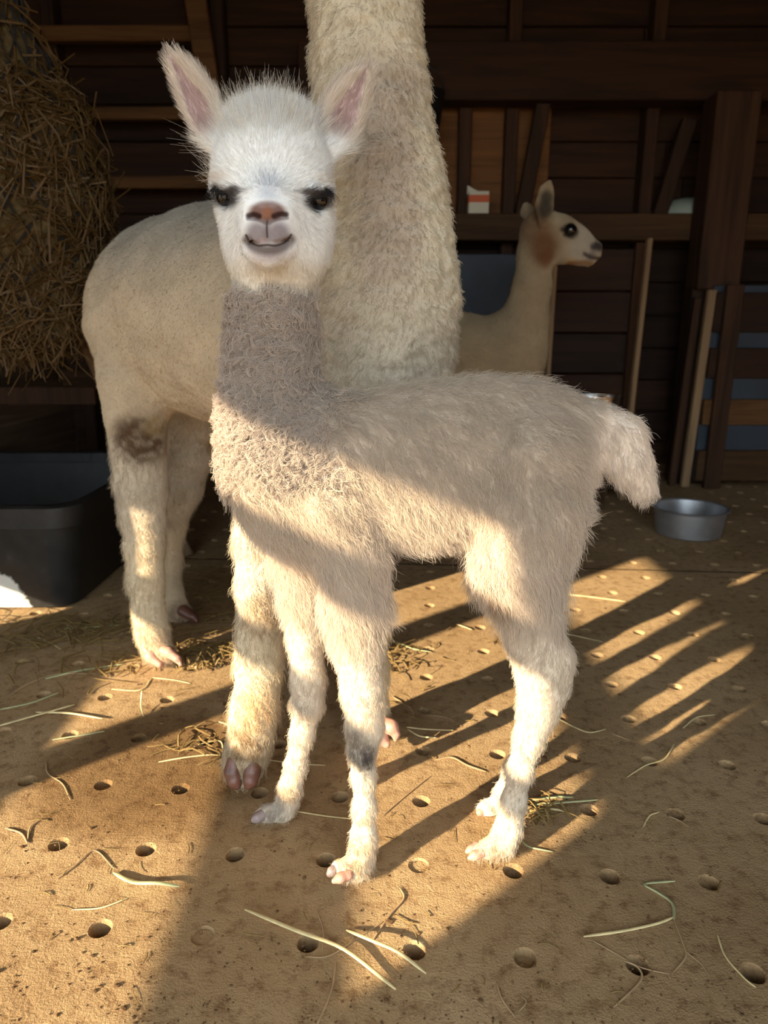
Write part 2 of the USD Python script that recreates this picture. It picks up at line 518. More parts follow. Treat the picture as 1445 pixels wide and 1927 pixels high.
def drilled(i0, i1, j0, j1, filled):
    vs, fs = [], []
    th = np.arange(16) * 2 * np.pi / 16
    c, s = np.cos(th), np.sin(th)
    m = np.maximum(abs(c), abs(s))
    sq = np.stack([c / m, s / m], 1) * 0.5
    rng = np.random.default_rng(4)
    for i in range(i0, i1 + 1):
        for j in range(j0, j1 + 1):
            n = len(vs)
            o = mat_xy(i, j)
            ax, bx = np.array([cy, sy]) * S1, np.array([-sy, cy]) * S2
            R = 0.0118
            up = [o + q[0] * ax + q[1] * bx for q in sq]
            ho = [o + R * np.array([math.cos(t + YAW), math.sin(t + YAW)]) for t in th]
            hb = [o + (R + 0.0016) * np.array([math.cos(t + YAW), math.sin(t + YAW)]) for t in th]
            f = filled.get((i, j), 1.0)
            dep = -0.024 * f
            for p in up:
                vs.append([*p, 0])
            for p in hb:
                vs.append([*p, 0])
            for p in ho:
                vs.append([*p, -0.0016])
            for p in ho:
                vs.append([*p, dep])
            for k in range(16):
                l = (k + 1) % 16
                for a in (0, 16, 32):
                    fs += [[n + a + k, n + a + l, n + a + 16 + l], [n + a + k, n + a + 16 + l, n + a + 16 + k]]
            for k in range(1, 15):
                fs.append([n + 48, n + 48 + k, n + 48 + k + 1])
    v, f = np.array(vs), np.array(fs)
    nrm = np.cross(v[f[0, 1]] - v[f[0, 0]], v[f[0, 2]] - v[f[0, 0]])
    return v, f


fill = {}
rf = random.Random(12)
for i in range(-14, 20):
    for j in range(-2, 12):
        if rf.random() < (0.55 if i < 0 else 0.12):
            fill[(i, j)] = rf.choice([0.12, 0.2, 0.45, 0.7])
JS = 10
obj('floor_mat', drilled(-13, 22, -3, JS, fill), mat_mat, floor)
obj('floor_mat', (lambda vf: (vf[0] + [0, 0.008, 0.0], vf[1]))(drilled(-13, 24, JS + 1, 24, {})), mat_mat, floor)
obj('soil_bed', box([-2.2, -1.6, -0.044], [3.4, 4.2, -0.0255], 0), soil_mat, floor)
obj('doorway_apron', box([-2.2, -1.6, -0.026], [3.4, 0.20, -0.002], 0), mat_mat, floor)

# ------------------------------------------------------------------ back wall
YB = 3.36
wb = thing('wall_back', kind='structure')
z, row = 0.0, 0
rb = random.Random(3)
while z < 2.62:
    hgt = 0.148
    cuts = [-1.6, rb.uniform(-0.9, 0.1), rb.uniform(0.9, 1.9), 2.7]
    for a, b in zip(cuts[:-1], cuts[1:]):
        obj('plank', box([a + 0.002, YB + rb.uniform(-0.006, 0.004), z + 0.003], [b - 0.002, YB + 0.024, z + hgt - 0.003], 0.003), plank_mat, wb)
    z += hgt
    row += 1
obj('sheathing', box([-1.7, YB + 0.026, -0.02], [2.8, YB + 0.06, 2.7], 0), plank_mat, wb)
for xx in (-1.42, -0.72, -0.08, 0.52, 1.12, 2.28):
    obj('stud', box([xx, YB - 0.09, 0.0], [xx + 0.055, YB - 0.006, 2.62]), plank_up, wb)
for px0, px1, py0, py1 in ((-300, 372, 46, 76), (-300, 420, 200, 224), (-300, 520, 330, 354)):
    a, b = at(px0, py0, YB - 0.14), at(px1, py1, YB - 0.14)
    obj('wall_girt', box([max(a[0], -1.48), YB - 0.14, b[2]], [b[0], YB - 0.092, a[2]]), rail_mat, wb)
obj('wall_girt', box([-1.48, YB - 0.14, 0.42], [-0.45, YB - 0.092, 0.50]), rail_mat, wb)
a, b = at(360, 2, YB - 0.2), at(392, 218, YB - 0.2)
obj('wall_brace', beam([a[0] - 0.02, YB - 0.17, a[2] + 0.3], [b[0] + 0.02, YB - 0.17, b[2] - 0.02], 0.085, 0.045), rail_mat, wb)
a, b = at(700, 76, YB - 0.2), at(1345, 188, YB - 0.2)
obj('wall_header', box([a[0] - 0.3, YB - 0.2, b[2]], [2.6, YB - 0.095, a[2]]), plank_mat, wb)
a, b = at(805, 192, YB - 0.03), at(1006, 402, YB - 0.03)
obj('plywood_panel', box([a[0] - 0.1, YB - 0.04, b[2] - 0.05], [b[0] + 0.05, YB - 0.012, a[2]]), panel_mat, wb)
a, b = at(872, 192, YB - 0.06), at(872, 400, YB - 0.06)
obj('stud', box([a[0] - 0.02, YB - 0.10, b[2] - 0.1], [a[0] + 0.035, YB - 0.042, a[2]]), plank_up, wb)
a, b = at(1020, 192, YB - 0.1), at(985, 400, YB - 0.1)
obj('wall_brace', beam([a[0], YB - 0.13, a[2]], [b[0] - 0.02, YB - 0.13, b[2] - 0.06], 0.06, 0.045), plank_up, wb)
a, b = at(1290, 230, YB - 0.1), at(1240, 400, YB - 0.1)
obj('wall_brace', beam([a[0], YB - 0.13, a[2]], [b[0] - 0.02, YB - 0.13, b[2] - 0.06], 0.06, 0.045), plank_up, wb)
ra, rb_ = at(830, 401, 3.16), at(1445, 452, 3.16)
RAIL_Y0, RAIL_TOP = 3.16, ra[2]
obj('wall_rail', box([ra[0] - 0.9, 3.16, rb_[2]], [2.6, 3.27, ra[2]]), rail_mat, wb)
obj('wall_sill', box([1.20, YB - 0.12, 0.0], [2.6, YB - 0.01, 0.06]), rail_mat, wb)

# ------------------------------------------------------------------ left side: boards, and a gap closed by rails that cut the sunlight
K = math.sin(SUN_AZ) / math.tan(SUN_EL)


def zf(xg):
    return (xg - FX) / K


wl = thing('wall_left', kind='structure')
Y0, Y1 = -0.70, 0.49
TOP = zf(1.19)


def side(y0, y1, z0, z1):
    z = z0
    while z < z1 - 0.01:
        q = min(z + 0.15, z1)
        obj('plank', box([FX - 0.03, y0, z], [FX, y1, q - 0.001], 0.002), fence_mat, wl)
        z = q


side(-1.1, Y0, 0, 2.6)
side(Y0, Y1, TOP, 2.6)
side(0.10, Y1, zf(0.306), TOP)  # infill boards added to block sun patches on the adult's body
side(0.43, Y1, zf(-0.033), zf(0.306))  # added too, trims the sun stripe on its hind leg
side(-0.10, 0.10, zf(0.86), TOP)  # added too, stops a sun patch on its flank
side(Y1, 0.95, 0, 2.6)
side(0.95, 1.3, 0, 0.20)
side(0.95, 1.3, 0.325, 2.6)
side(1.3, YB, 0, 2.6)
for lo, hi in ((zf(-0.75), zf(-0.55)), (zf(-0.238), zf(-0.033)), (zf(0.306), zf(0.442)), (zf(0.783), zf(0.945))):
    obj('rail', box([FX - 0.012, Y0 - 0.1, lo], [FX + 0.008, Y1 + 0.1, hi], 0.002), fence_mat, wl)
obj('fence_post', box([FX - 0.07, 0.062, 0], [FX - 0.013, 0.140, 2.2]), fence_mat, wl)

wr = thing('wall_right', kind='structure')
obj('boarding', box([2.62, -1.1, 0], [2.68, YB, 2.6], 0), plank_mat, wr)
wf = thing('wall_front', kind='structure')
obj('header_board', box([FX, -1.14, 1.95], [2.68, -1.1, 2.6], 0), plank_mat, wf)
obj('side_boards', box([1.35, -1.14, 0], [2.68, -1.1, 1.95], 0), plank_mat, wf)  # unseen boards, added to narrow the opening and dim the back
obj('side_boards', box([FX, -1.14, 0], [-1.3, -1.1, 1.95], 0), plank_mat, wf)
cl = thing('ceiling', kind='structure')
obj('roof_boards', box([FX - 0.3, -1.7, 2.62], [2.9, YB + 0.1, 2.68], 0), plank_mat, cl)
for yy in (-0.9, 0.2, 1.3, 2.4):
    obj('rafter', box([FX, yy, 2.48], [2.62, yy + 0.05, 2.615]), plank_up, cl)

# ------------------------------------------------------------------ timber and boards standing at the back
a, b = at(1328, 168, 3.02), at(1418, 545, 3.02)
px_ = at(1380, 300, 3.02)[0]
p = thing('timber_post', 'thick rough-sawn dark brown roof post at the right, its end showing near the top', 'post')
obj('shaft', box([px_ - 0.088, 3.02, b[2]], [px_ + 0.088, 3.155, a[2]], 0.006), plank_up, p)
obj('foot_timber', box([px_ - 0.09, 3.06, 0.0], [px_ + 0.08, 3.155, b[2] + 0.02], 0.006), plank_up, p)
a, b = at(1337, 545, 3.0), at(1293, 903, 3.0)
obj('upright_batten', beam([b[0] - 0.01, 3.0, 0.0], [a[0] + 0.005, 3.0, a[2]], 0.035, 0.03), edge_mat, label='pale tan upright board edge against the foot of the thick post', cat='board')
a, b = at(1314, 560, 3.02), at(1270, 900, 3.02)
obj('upright_batten', beam([b[0] - 0.01, 3.03, 0.0], [a[0], 3.03, a[2]], 0.03, 0.03), plank_up, label='dim brown upright strip just left of the pale board edge at the post', cat='board')
a, b = at(1222, 448, 2.75), at(1186, 800, 2.75)
obj('upright_batten', beam([b[0] - 0.012, 2.75, 0.0], [a[0], 2.75, a[2]], 0.02, 0.03), edge_mat, label='thin pale stick standing upright right of the dark plank door', cat='stick')
a, b = at(1043, 500, 2.80), at(1034, 720, 2.80)
obj('upright_batten', beam([b[0] - 0.01, 2.80, 0.0], [a[0], 2.80, a[2]], 0.018, 0.03), edge_mat, label='thin wooden edge strip between the blue-grey sheet and the dark plank door', cat='stick')

a, b = at(860, 478, 2.9), at(1040, 720, 2.9)
obj('blue_sheet', box([a[0] - 0.25, 2.9, 0.02], [b[0] - 0.005, 2.92, a[2]], 0.003), blue_sheet, label='dull blue-grey sheet standing behind the neck of the far alpaca', cat='sheet')
dr = thing('plank_door', 'dark brown door of wide horizontal planks right of the far alpaca', 'door')
a, b = at(1048, 458, 2.86), at(1192, 800, 2.86)
zz = 0.02
while zz < a[2] - 0.02:
    q = min(zz + 0.16, a[2])
    obj('plank', box([a[0], 2.86, zz + 0.003], [b[0] - 0.02, 2.885, q - 0.003], 0.003), plank_mat, dr)
    zz = q
obj('stile', box([b[0] - 0.06, 2.835, 0.02], [b[0] - 0.005, 2.858, a[2]], 0.003), plank_up, dr)

sg = thing('slatted_hurdle', 'dim slatted hurdle with bluish sheet behind its brown slats at the right edge', 'hurdle')
a, b = at(1348, 560, 2.98), at(1600, 905, 2.98)
obj('backing_sheet', box([a[0], 3.01, 0.03], [b[0], 3.02, a[2] + 0.05], 0.002), blue_sheet, sg)
for p0, p1 in ((550, 625), (655, 712), (752, 800), (848, 905)):
    u, v = at(1400, p0, 2.98), at(1400, p1, 2.98)
    obj('slat', box([a[0], 2.98, max(v[2], 0.02)], [b[0], 3.008, u[2]], 0.003), rail_mat if p0 > 700 else plank_mat, sg)
obj('end_post', box([a[0] + 0.03, 2.955, 0.0], [a[0] + 0.10, 2.978, a[2] + 0.05], 0.003), plank_up, sg)

# carton on the rail
cb = thing('carton', 'small white carton with an orange-red band and an open flap on the back rail', 'carton')
u, v = at(880, 403, 3.2), at(919, 361, 3.2)
cx0, cx1, cz0, cz1 = u[0], v[0], RAIL_TOP, RAIL_TOP + (v[2] - u[2])
white_card = plain('white_card', (0.72, 0.68, 0.52), rough=0.7)
orange_card = plain('orange_card', (0.62, 0.13, 0.045), rough=0.7)
obj('body', box([cx0, 3.17, cz0], [cx1, 3.25, cz1], 0.002), white_card, cb)
obj('band', box([cx0 - 0.001, 3.168, cz0 + (cz1 - cz0) * 0.50], [cx1 + 0.001, 3.252, cz0 + (cz1 - cz0) * 0.83], 0.001), orange_card, cb)
fl = trimesh.creation.extrude_polygon(__import__('shapely').Polygon([(cx0, cz1), (cx0, cz1 + 0.036), (cx0 + 0.006, cz1 + 0.034), (cx1 - 0.012, cz1)]), 0.003, engine='earcut')
fl.apply_transform(np.array([[1, 0, 0, 0], [0, 0, 1, 3.245], [0, 1, 0, 0], [0, 0, 0, 1.0]]))
obj('flap', fl, white_card, cb)
# pale dome on the rail
th = np.linspace(0, np.pi / 2, 12)
prof = np.c_[0.165 * np.cos(th) ** 0.9, 0.085 * np.sin(th)]
prof = np.vstack([[0, 0], prof])
dome = trimesh.creation.revolve(prof, sections=40)
u = at(1318, 400, 3.22)
dome.apply_transform(trimesh.transformations.translation_matrix([u[0] - 0.02, 3.325, RAIL_TOP + 0.001]))
obj('feed_bowl', dome, plain('pale_green', (0.36, 0.42, 0.34), rough=0.5), smooth=40, label='pale grey-green upturned bowl on the back rail beside the thick post', cat='bowl')
# dark round bucket hanging behind the adult's neck
bm = trimesh.creation.revolve(np.array([[0, 0], [0.075, 0], [0.095, 0.16], [0.098, 0.16], [0.098, 0.168], [0.0905, 0.168], [0.072, 0.006], [0, 0.006]]), sections=40)
u = at(790, 222, 3.1)
bm.apply_translation([u[0], 3.08, u[2] - 0.085])
bk = thing('hanging_bucket', 'black round bucket hung on the back wall, half hidden by the tall alpaca neck', 'bucket')
obj('body', bm, black_plastic, bk, smooth=35)
hp = np.array([[u[0] + 0.095 * math.cos(t), 3.08 + 0.075 * math.sin(t) * 0.2 + 0.0, u[2] + 0.08 + 0.11 * math.sin(t)] for t in np.linspace(0, np.pi, 14)])
obj('handle', tube(hp, 0.003, 6), black_plastic, bk, smooth=True)

# ------------------------------------------------------------------ steel bowl and pail
g0 = ground(1318, 1020)
R1 = 0.118
bowl_prof = np.array([[0, 0.001], [0.098, 0.001], [0.103, 0.004], [0.114, 0.086], [0.122, 0.090], [0.124, 0.094], [0.121, 0.096], [0.1125, 0.092], [0.101, 0.008], [0.096, 0.005], [0, 0.005]])
bw = trimesh.creation.revolve(bowl_prof, sections=64)
bw.apply_translation([g0[0], g0[1] + 0.10, 0.0])
obj('steel_bowl', bw, steel, smooth=35, label='round dull steel feeding bowl on the floor below the tail', cat='bowl')
pl_ = thing('steel_pail', 'shiny metal pail standing behind the rump of the white young alpaca', 'pail')
u = at(1112, 742, 2.6)
pb = trimesh.creation.revolve(np.array([[0, 0.0], [0.075, 0.0], [0.08, 0.004], [0.10, 0.20], [0.104, 0.204], [0.103, 0.208], [0.097, 0.204], [0.077, 0.008], [0, 0.006]]) * [1, max(u[2], 0.25) / 0.208], sections=48)
pb.apply_translation([u[0], 2.6, 0])
obj('body', pb, bright_steel, pl_, smooth=35)
hh = np.array([[u[0] + 0.105 * math.cos(t), 2.6 - 0.10 * math.sin(t) * 0.98, max(u[2], 0.25) - 0.004 + 0.012 * math.sin(t)] for t in np.linspace(0, np.pi, 16)])
obj('handle', tube(hh, 0.003, 6), bright_steel, pl_, smooth=True)

# ------------------------------------------------------------------ black tub at the left
tb = thing('feed_tub', 'large black rubber feed tub with rolled rim, left edge of the shelter', 'tub')


def rring(x0, x1, y0, y1, r, z, n=7):
    out = []
    for cx, cy_, t0 in ((x1 - r, y1 - r, 0), (x0 + r, y1 - r, 90), (x0 + r, y0 + r, 180), (x1 - r, y0 + r, 270)):
        for t in np.radians(np.linspace(t0, t0 + 90, n)):
            out.append([cx + r * math.cos(t), cy_ + r * math.sin(t), z])
    return np.array(out)


def loft(rings, cap0=True, cap1=True):
    n = len(rings[0])
    v = np.vstack(rings)
    fs = []
    for i in range(len(rings) - 1):
        for k in range(n):
            a, b = i * n + k, i * n + (k + 1) % n
            fs += [[a, b, b + n], [a, b + n, a + n]]
    for i, up in ((0, False), (len(rings) - 1, True)):
        if (cap0 if i == 0 else cap1):
            c = len(v)
            v = np.vstack([v, rings[i].mean(0)])
            for k in range(n):
                a, b = i * n + k, i * n + (k + 1) % n
                fs.append([a, b, c] if up else [b, a, c])
    return v, np.array(fs)


tx, ty, th_ = at(128, 962, 1.56)[0] + 0.02, 1.535, 0.272
X0, X1, YY0, YY1 = -1.46, tx, ty, 2.32


def tr(inset, z, r=0.07):
    return rring(X0 + inset, X1 - inset, YY0 + inset, YY1 - inset, max(r - inset * 0.3, 0.02), z)


obj('shell', loft([tr(0.055, 0.002), tr(0.045, 0.006), tr(0.012, th_ - 0.055), tr(0.014, th_ - 0.035)] + [tr(0.026, th_ - 0.036), tr(0.066, 0.016)], True, True), tub_mat, tb, smooth=40)
obj('rim', loft([tr(0.013, th_ - 0.058), tr(-0.004, th_ - 0.054), tr(-0.006, th_ - 0.006), tr(0.0, th_), tr(0.014, th_), tr(0.020, th_ - 0.006), tr(0.024, th_ - 0.055), tr(0.013, th_ - 0.058)], False, False), tub_mat, tb, smooth=40)
rng = random.Random(5)

# ------------------------------------------------------------------ hay net
hn = thing('hay_net', 'bulging hay net full of loose brown hay hanging at the left', 'hay net')
HY = 1.62
core_js = [(10, -60, 20), (12, 60, 30), (22, 150, 66), (42, 260, 116), (52, 370, 134), (50, 470, 130), (45, 545, 110), (40, 590, 70)]
fh = Field(at(-260, 700, HY) - [0.0, 0.3, 0.1], at(330, -120, HY) + [0, 0.3, 0.1], 0.012)
JH = [joint(a, b, HY, r) for a, b, r in core_js]
fh.chain(JH, 0.03, ([0, 1, 0], 0.85))
core = fh.mesh()
cv = np.asarray(core.vertices)
core.vertices = cv + np.asarray(core.vertex_normals) * ((meshkit.fbm(cv * 14, 3, 5) - 0.55) * 0.06)[:, None]
obj('packed_hay', core, plain('packed_hay', (0.09, 0.06, 0.024), rough=1.0, spec=0.1, vary=0.5, scale=45.0, bump=1.0), hn, smooth=True)
rg = np.random.default_rng(21)
CV, CN = np.asarray(core.vertices), np.asarray(core.vertex_normals)
front = np.flatnonzero(CV[:, 1] < HY + 0.08)
parts = []
zmin, zmax = CV[:, 2].min(), CV[:, 2].max()
for _ in range(3000):
    i = rg.choice(front)
    pz = (CV[i, 2] - zmin) / (zmax - zmin)
    if pz > 0.72 and rg.random() < 0.75:
        continue
    n = CN[i]
    t = rg.normal(0, 1, 3)
    t[2] -= 0.5 if rg.random() < 0.6 else -0.3
    t -= n * np.dot(t, n)
    t /= np.linalg.norm(t)
    L = rg.uniform(0.03, 0.13)
    out = rg.uniform(-0.05, 0.30) if rg.random() < 0.8 else rg.uniform(0.3, 0.8)
    d = t + n * out
    a0 = CV[i] + n * rg.uniform(0.0, 0.012) - d * L * 0.5
    bendv = rg.normal(0, 0.12, 3) * L
    pts = np.array([a0, a0 + d * L * 0.5 + bendv + n * 0.006, a0 + d * L + np.array([0, 0, -0.1 * L])])
    parts.append(tube(pts, rg.uniform(0.0009, 0.0024), 3))
for _ in range(130):                                      # strands hanging below
    i = rg.choice(front[CV[front, 2] < zmin + 0.12])
    a0 = CV[i] + rg.normal(0, 0.01, 3)
    L = rg.uniform(0.03, 0.10)
    d = np.array([rg.normal(0, 0.45), rg.normal(0, 0.3), -1.0])
    parts.append(tube(np.array([a0, a0 + d * L * 0.5 + rg.normal(0, 0.008, 3), a0 + d * L]), rg.uniform(0.0006, 0.0013), 3))
obj('loose_hay', join(parts), hay_dark, hn, kind='stuff')
parts = []
tree_c = cKDTree(CV)
cx_, cyy = JH[3][0][0], HY
for s in (-1, 1):
    for k in range(16):
        pts = []
        for u in np.linspace(0, 1, 34):
            zc = zmin + 0.02 + (zmax - zmin - 0.04) * u
            cxx = np.interp(zc, [j[0][2] for j in JH[::-1]], [j[0][0] for j in JH[::-1]])
            rr = np.interp(zc, [j[0][2] for j in JH[::-1]], [j[1] for j in JH[::-1]])
            ang = 2 * np.pi * (k / 16 + s * u * 0.42)
            q = np.array([cxx + rr * 1.2 * math.cos(ang), cyy + rr * 1.05 * math.sin(ang), zc])
            _, ii = tree_c.query(q)
            pts.append(CV[ii] + CN[ii] * 0.006)
        pts = np.array(pts)
        pts[1:-1] = (pts[:-2] + pts[1:-1] * 2 + pts[2:]) / 4
        parts.append(tube(pts, 0.0024, 4))
obj('net_cord', join(parts), cord_mat, hn, kind='stuff')
up_ = JH[0][0]
obj('hanging_rope', tube(spline([up_ + [0, 0, -0.05], up_ + [-0.03, 0.02, 0.4], [up_[0] - 0.05, HY + 0.05, 2.48]], 12), 0.006, 6), cord_mat, hn, smooth=True)
obj('leaning_board', beam(ground(352, 1046), at(112, 535, 1.92), 0.045, 0.02), edge_mat, label='short slanting wooden slat between hay net and the big alpaca rump', cat='board')
u, v = at(-60, 733, 2.45), at(176, 728, 2.45)
obj('side_board', box([-1.46, 2.45, at(60, 762, 2.45)[2]], [v[0], 2.475, v[2]], 0.003), plank_up, label='reddish brown horizontal board behind the black tub', cat='board')
# ------------------------------------------------------------------ animals
def J(*ts):
    return [joint(*t) for t in ts]


def mixc(base, col, w):
    return base * (1 - w[:, None]) + np.asarray(col, float) * w[:, None]


def blob(V, c, r, soft=0.6):
    return 1 - smooth(r * (1 - soft), r * (1 + soft * 0.3), np.linalg.norm(V - c, axis=1))


def eyeball(parent, px, py, y, rpx, sx=1.0):
    c, r = joint(px, py, y, rpx)
    s = trimesh.creation.icosphere(3, r)
    s.apply_translation(c)
    obj('eye', s, eye_mat, parent, smooth=True)
    return c, r


def claw(parent, pts, material, sq=None, h=0.0016, name='toenail'):
    js = J(*pts)
    lo = np.min([p - 2.2 * r for p, r in js], 0)
    hi = np.max([p + 2.2 * r for p, r in js], 0)
    f = Field(lo, hi, h)
    f.chain(js, 0.004, sq)
    m = f.mesh()
    m.vertices[:, 2] = np.maximum(m.vertices[:, 2], 0.0005)
    obj(name, m, material, parent, smooth=True)


# ---- the young white alpaca in front
cria = thing('alpaca', 'young white alpaca in front, facing the camera with upright ears', 'alpaca')
fl_ = Field([-0.34, 0.60, -0.02], [0.40, 1.00, 0.97], 0.0028)
YD = np.array([0, 1, 0])
# trunk
fl_.chain(J((538, 868, .765, 90), (600, 880, .77, 118), (680, 888, .775, 124), (770, 882, .78, 134), (860, 872, .785, 136), (950, 856, .79, 126), (1015, 845, .79, 104)), .03, (YD, .78))
fl_.chain(J((1015, 845, .79, 104), (1055, 840, .79, 76)), .03, (YD, .85))
fl_.chain(J((522, 850, .765, 74), (552, 945, .765, 78), (610, 985, .765, 70)), .03)
# neck
fl_.chain(J((514, 540, .775, 60), (513, 620, .775, 58), (511, 700, .772, 60), (512, 790, .77, 70), (526, 880, .765, 86)), .03)
# near foreleg
fl_.chain(J((620, 940, .742, 82), (660, 1040, .748, 62), (668, 1130, .752, 52), (672, 1220, .752, 44), (681, 1300, .750, 37), (686, 1368, .748, 33), (681, 1410, .745, 24), (684, 1460, .741, 20), (686, 1520, .736, 19), (684, 1575, .732, 22), (679, 1608, .726, 23)), .012)
fl_.chain(J((680, 1600, .730, 20), (681, 1624, .728, 20), (672, 1634, .715, 20), (650, 1638, .706, 15)), .01)
fl_.chain(J((665, 1630, .715, 18), (636, 1632, .708, 13)), .008)
# far foreleg
fl_.chain(J((560, 960, .815, 62), (560, 1040, .812, 44), (568, 1120, .812, 34), (574, 1200, .812, 32), (580, 1280, .814, 30), (578, 1325, .816, 28), (568, 1380, .820, 20), (556, 1440, .823, 18), (546, 1482, .822, 19), (540, 1512, .822, 19)), .012)
fl_.chain(J((540, 1505, .822, 18), (533, 1527, .822, 17), (505, 1530, .818, 15), (488, 1535, .816, 11)), .008)
# near hind leg
fl_.chain(J((1000, 870, .750, 98), (992, 960, .752, 104), (978, 1035, .755, 86), (985, 1090, .762, 64), (994, 1150, .762, 48), (1004, 1200, .768, 48), (1022, 1242, .774, 52), (1022, 1285, .774, 45), (1012, 1335, .772, 35), (995, 1390, .766, 25), (978, 1450, .764, 21), (966, 1510, .766, 20), (957, 1555, .760, 21), (944, 1583, .754, 21)), .014)
fl_.chain(J((950, 1568, .757, 20), (944, 1588, .753, 20), (920, 1596, .745, 17), (900, 1602, .74, 12)), .008)
# far hind leg
fl_.chain(J((960, 900, .83, 84), (925, 1000, .835, 52), (935, 1080, .84, 42), (985, 1170, .828, 32), (1016, 1225, .830, 30), (1005, 1300, .830, 22), (985, 1390, .834, 16), (965, 1450, .845, 16), (948, 1495, .844, 18)), .014)
fl_.chain(J((948, 1490, .844, 17), (940, 1515, .843, 16), (918, 1520, .838, 14), (905, 1524, .836, 10)), .008)
# tail
fl_.chain(J((1070, 812, .79, 44), (1120, 804, .785, 40), (1165, 826, .775, 41), (1182, 872, .768, 35), (1208, 918, .765, 25)), .015)
# head
HYC = .775
fl_.chain(J((514, 318, .79, 106), (514, 304, .80, 101)), .02)
fl_.ball(joint(512, 368, .778, 97), .03)
fl_.chain(J((512, 370, .755, 66), (507, 405, .715, 44), (504, 432, .700, 36)), .03)      # bridge of the nose to the muzzle
fl_.chain(J((525, 430, .775, 90), (523, 452, .768, 80)), .03)
fl_.chain(J((503, 462, .764, 68), (545, 460, .766, 68)), .03)                            # jaw and throat
fl_.chain(J((518, 455, .745, 62), (508, 458, .710, 40)), .025)
fl_.chain(J((484, 436, .694, 22), (490, 418, .693, 20)), .008)                           # upper lip lobes
fl_.chain(J((522, 437, .694, 23), (518, 418, .693, 20)), .008)
fl_.chain(J((480, 400, .693, 15), (503, 394, .690, 16), (527, 401, .693, 15)), .010)     # nose pad
fl_.chain(J((482, 472, .700, 17), (507, 477, .696, 20), (532, 470, .700, 17)), .008)     # lower lip
for sx, ex, ey in ((-1, 424, 364), (1, 599, 371)):
    fl_.cone(joint(ex - sx * 14, ey - 18, .752, 10)[0], joint(ex + sx * 8, ey - 17, .758, 10)[0], .009, .007, .014)   # brow
    fl_.ball(joint(ex, ey + 4, .739, 21), .008, None, True)                              # eye socket
    fl_.chain(J((ex + sx * 20, ey - 4, .748, 6), (ex + sx * 8, ey - 12, .734, 8), (ex - sx * 8, ey - 10, .731, 8), (ex - sx * 22, ey + 1, .735, 6)), .006)      # upper lid
for s, pts in ((-1, [(488, 406, .681, 3), (477, 404, .680, 5), (468, 405, .685, 4)]), (1, [(516, 406, .681, 3), (528, 403, .680, 5), (538, 403, .685, 4)])):
    fl_.chain(J(*pts), .004, None, True)                                                 # nostrils
fl_.chain(J((503, 416, .676, 3), (502, 440, .675, 4), (502, 452, .679, 5)), .005, None, True)     # cleft of the lip
fl_.chain(J((463, 447, .703, 2.5), (474, 457, .689, 3), (490, 463, .681, 3), (503, 461, .679, 3), (518, 463, .681, 3), (535, 456, .689, 3), (548, 444, .703, 2.5)), .005, None, True)   # mouth
# ears
EN = {-1: np.array([-.30, -.95, .05]), 1: np.array([.26, -.96, .05])}
EAR = {-1: [(416, 280, .80, 21), (400, 240, .805, 29), (375, 190, .81, 30), (352, 150, .812, 22), (332, 120, .812, 11), (321, 106, .812, 4)],
       1: [(616, 286, .80, 21), (630, 250, .805, 30), (644, 208, .81, 33), (663, 172, .812, 24), (680, 146, .812, 11), (689, 131, .812, 4)]}
for s in (-1, 1):
    fl_.chain(J(*EAR[s]), .012, (EN[s], .42))
for s in (-1, 1):
    ins = [(p + EN[s] / np.linalg.norm(EN[s]) * (r * .42 * 0.85 + .001), r * .74) for p, r in J(*EAR[s])[1:5]]
    fl_.chain(ins, .004, (EN[s], .42), True)
cm = fl_.mesh()
fc_ = np.asarray(cm.triangles_center)
fx_, fy_ = seen(fc_)
fine = ((fc_[:, 1] < .735) & (fy_ < 500) & (fx_ > 450) & (fx_ < 560)) | ((fc_[:, 1] < .775) & (fy_ > 330) & (fy_ < 400) & ((fx_ < 455) | (fx_ > 560)) & (fx_ > 390) & (fx_ < 640))
v_, f_ = trimesh.remesh.subdivide(np.asarray(cm.vertices), np.asarray(cm.faces), np.flatnonzero(fine))
cm = trimesh.Trimesh(v_, f_, process=False)
fc_ = np.asarray(cm.triangles_center)
fx_, fy_ = seen(fc_)
v_, f_ = trimesh.remesh.subdivide(np.asarray(cm.vertices), np.asarray(cm.faces), np.flatnonzero((fc_[:, 1] < .725) & (fy_ < 490) & (fy_ > 370) & (fx_ > 458) & (fx_ < 555)))
cm = trimesh.Trimesh(v_, f_, process=False)
V, N = np.asarray(cm.vertices), np.asarray(cm.vertex_normals)
V[:, 2] = np.maximum(V[:, 2], 0.001)
PX, PY = seen(V)
neckaxis = smooth(560, 530, PY)                            # 1 on the head
headm = ((PY < 580) & (V[:, 2] > 0.66) & (PX < 720)).astype(float) * smooth(552, 518, PY + 26 * (meshkit.noise(V * 60, 8) - .5))
earw = np.zeros(len(V))
inner = np.zeros(len(V))
for s in (-1, 1):
    js = J(*EAR[s])
    A, B = js[0][0], js[-1][0]
    ax = (B - A) / np.linalg.norm(B - A)
    t = (V - A) @ ax
    dd = np.linalg.norm(V - A - np.clip(t, 0, 1)[:, None] * ax, axis=1)
    w = ((dd < .034) & (t > .012) & (t < .2)).astype(float) * smooth(.012, .03, t) * (PY < 290)
    w *= (PX < 440) if s < 0 else (PX > 595)
    earw = np.maximum(earw, w)
    wdt = np.interp(t, np.linspace(0, np.linalg.norm(B - A), 6), [j[1] for j in js])
    inner = np.maximum(inner, w * smooth(.15, .6, N @ (EN[s] / np.linalg.norm(EN[s]))) * (dd < wdt * .72))
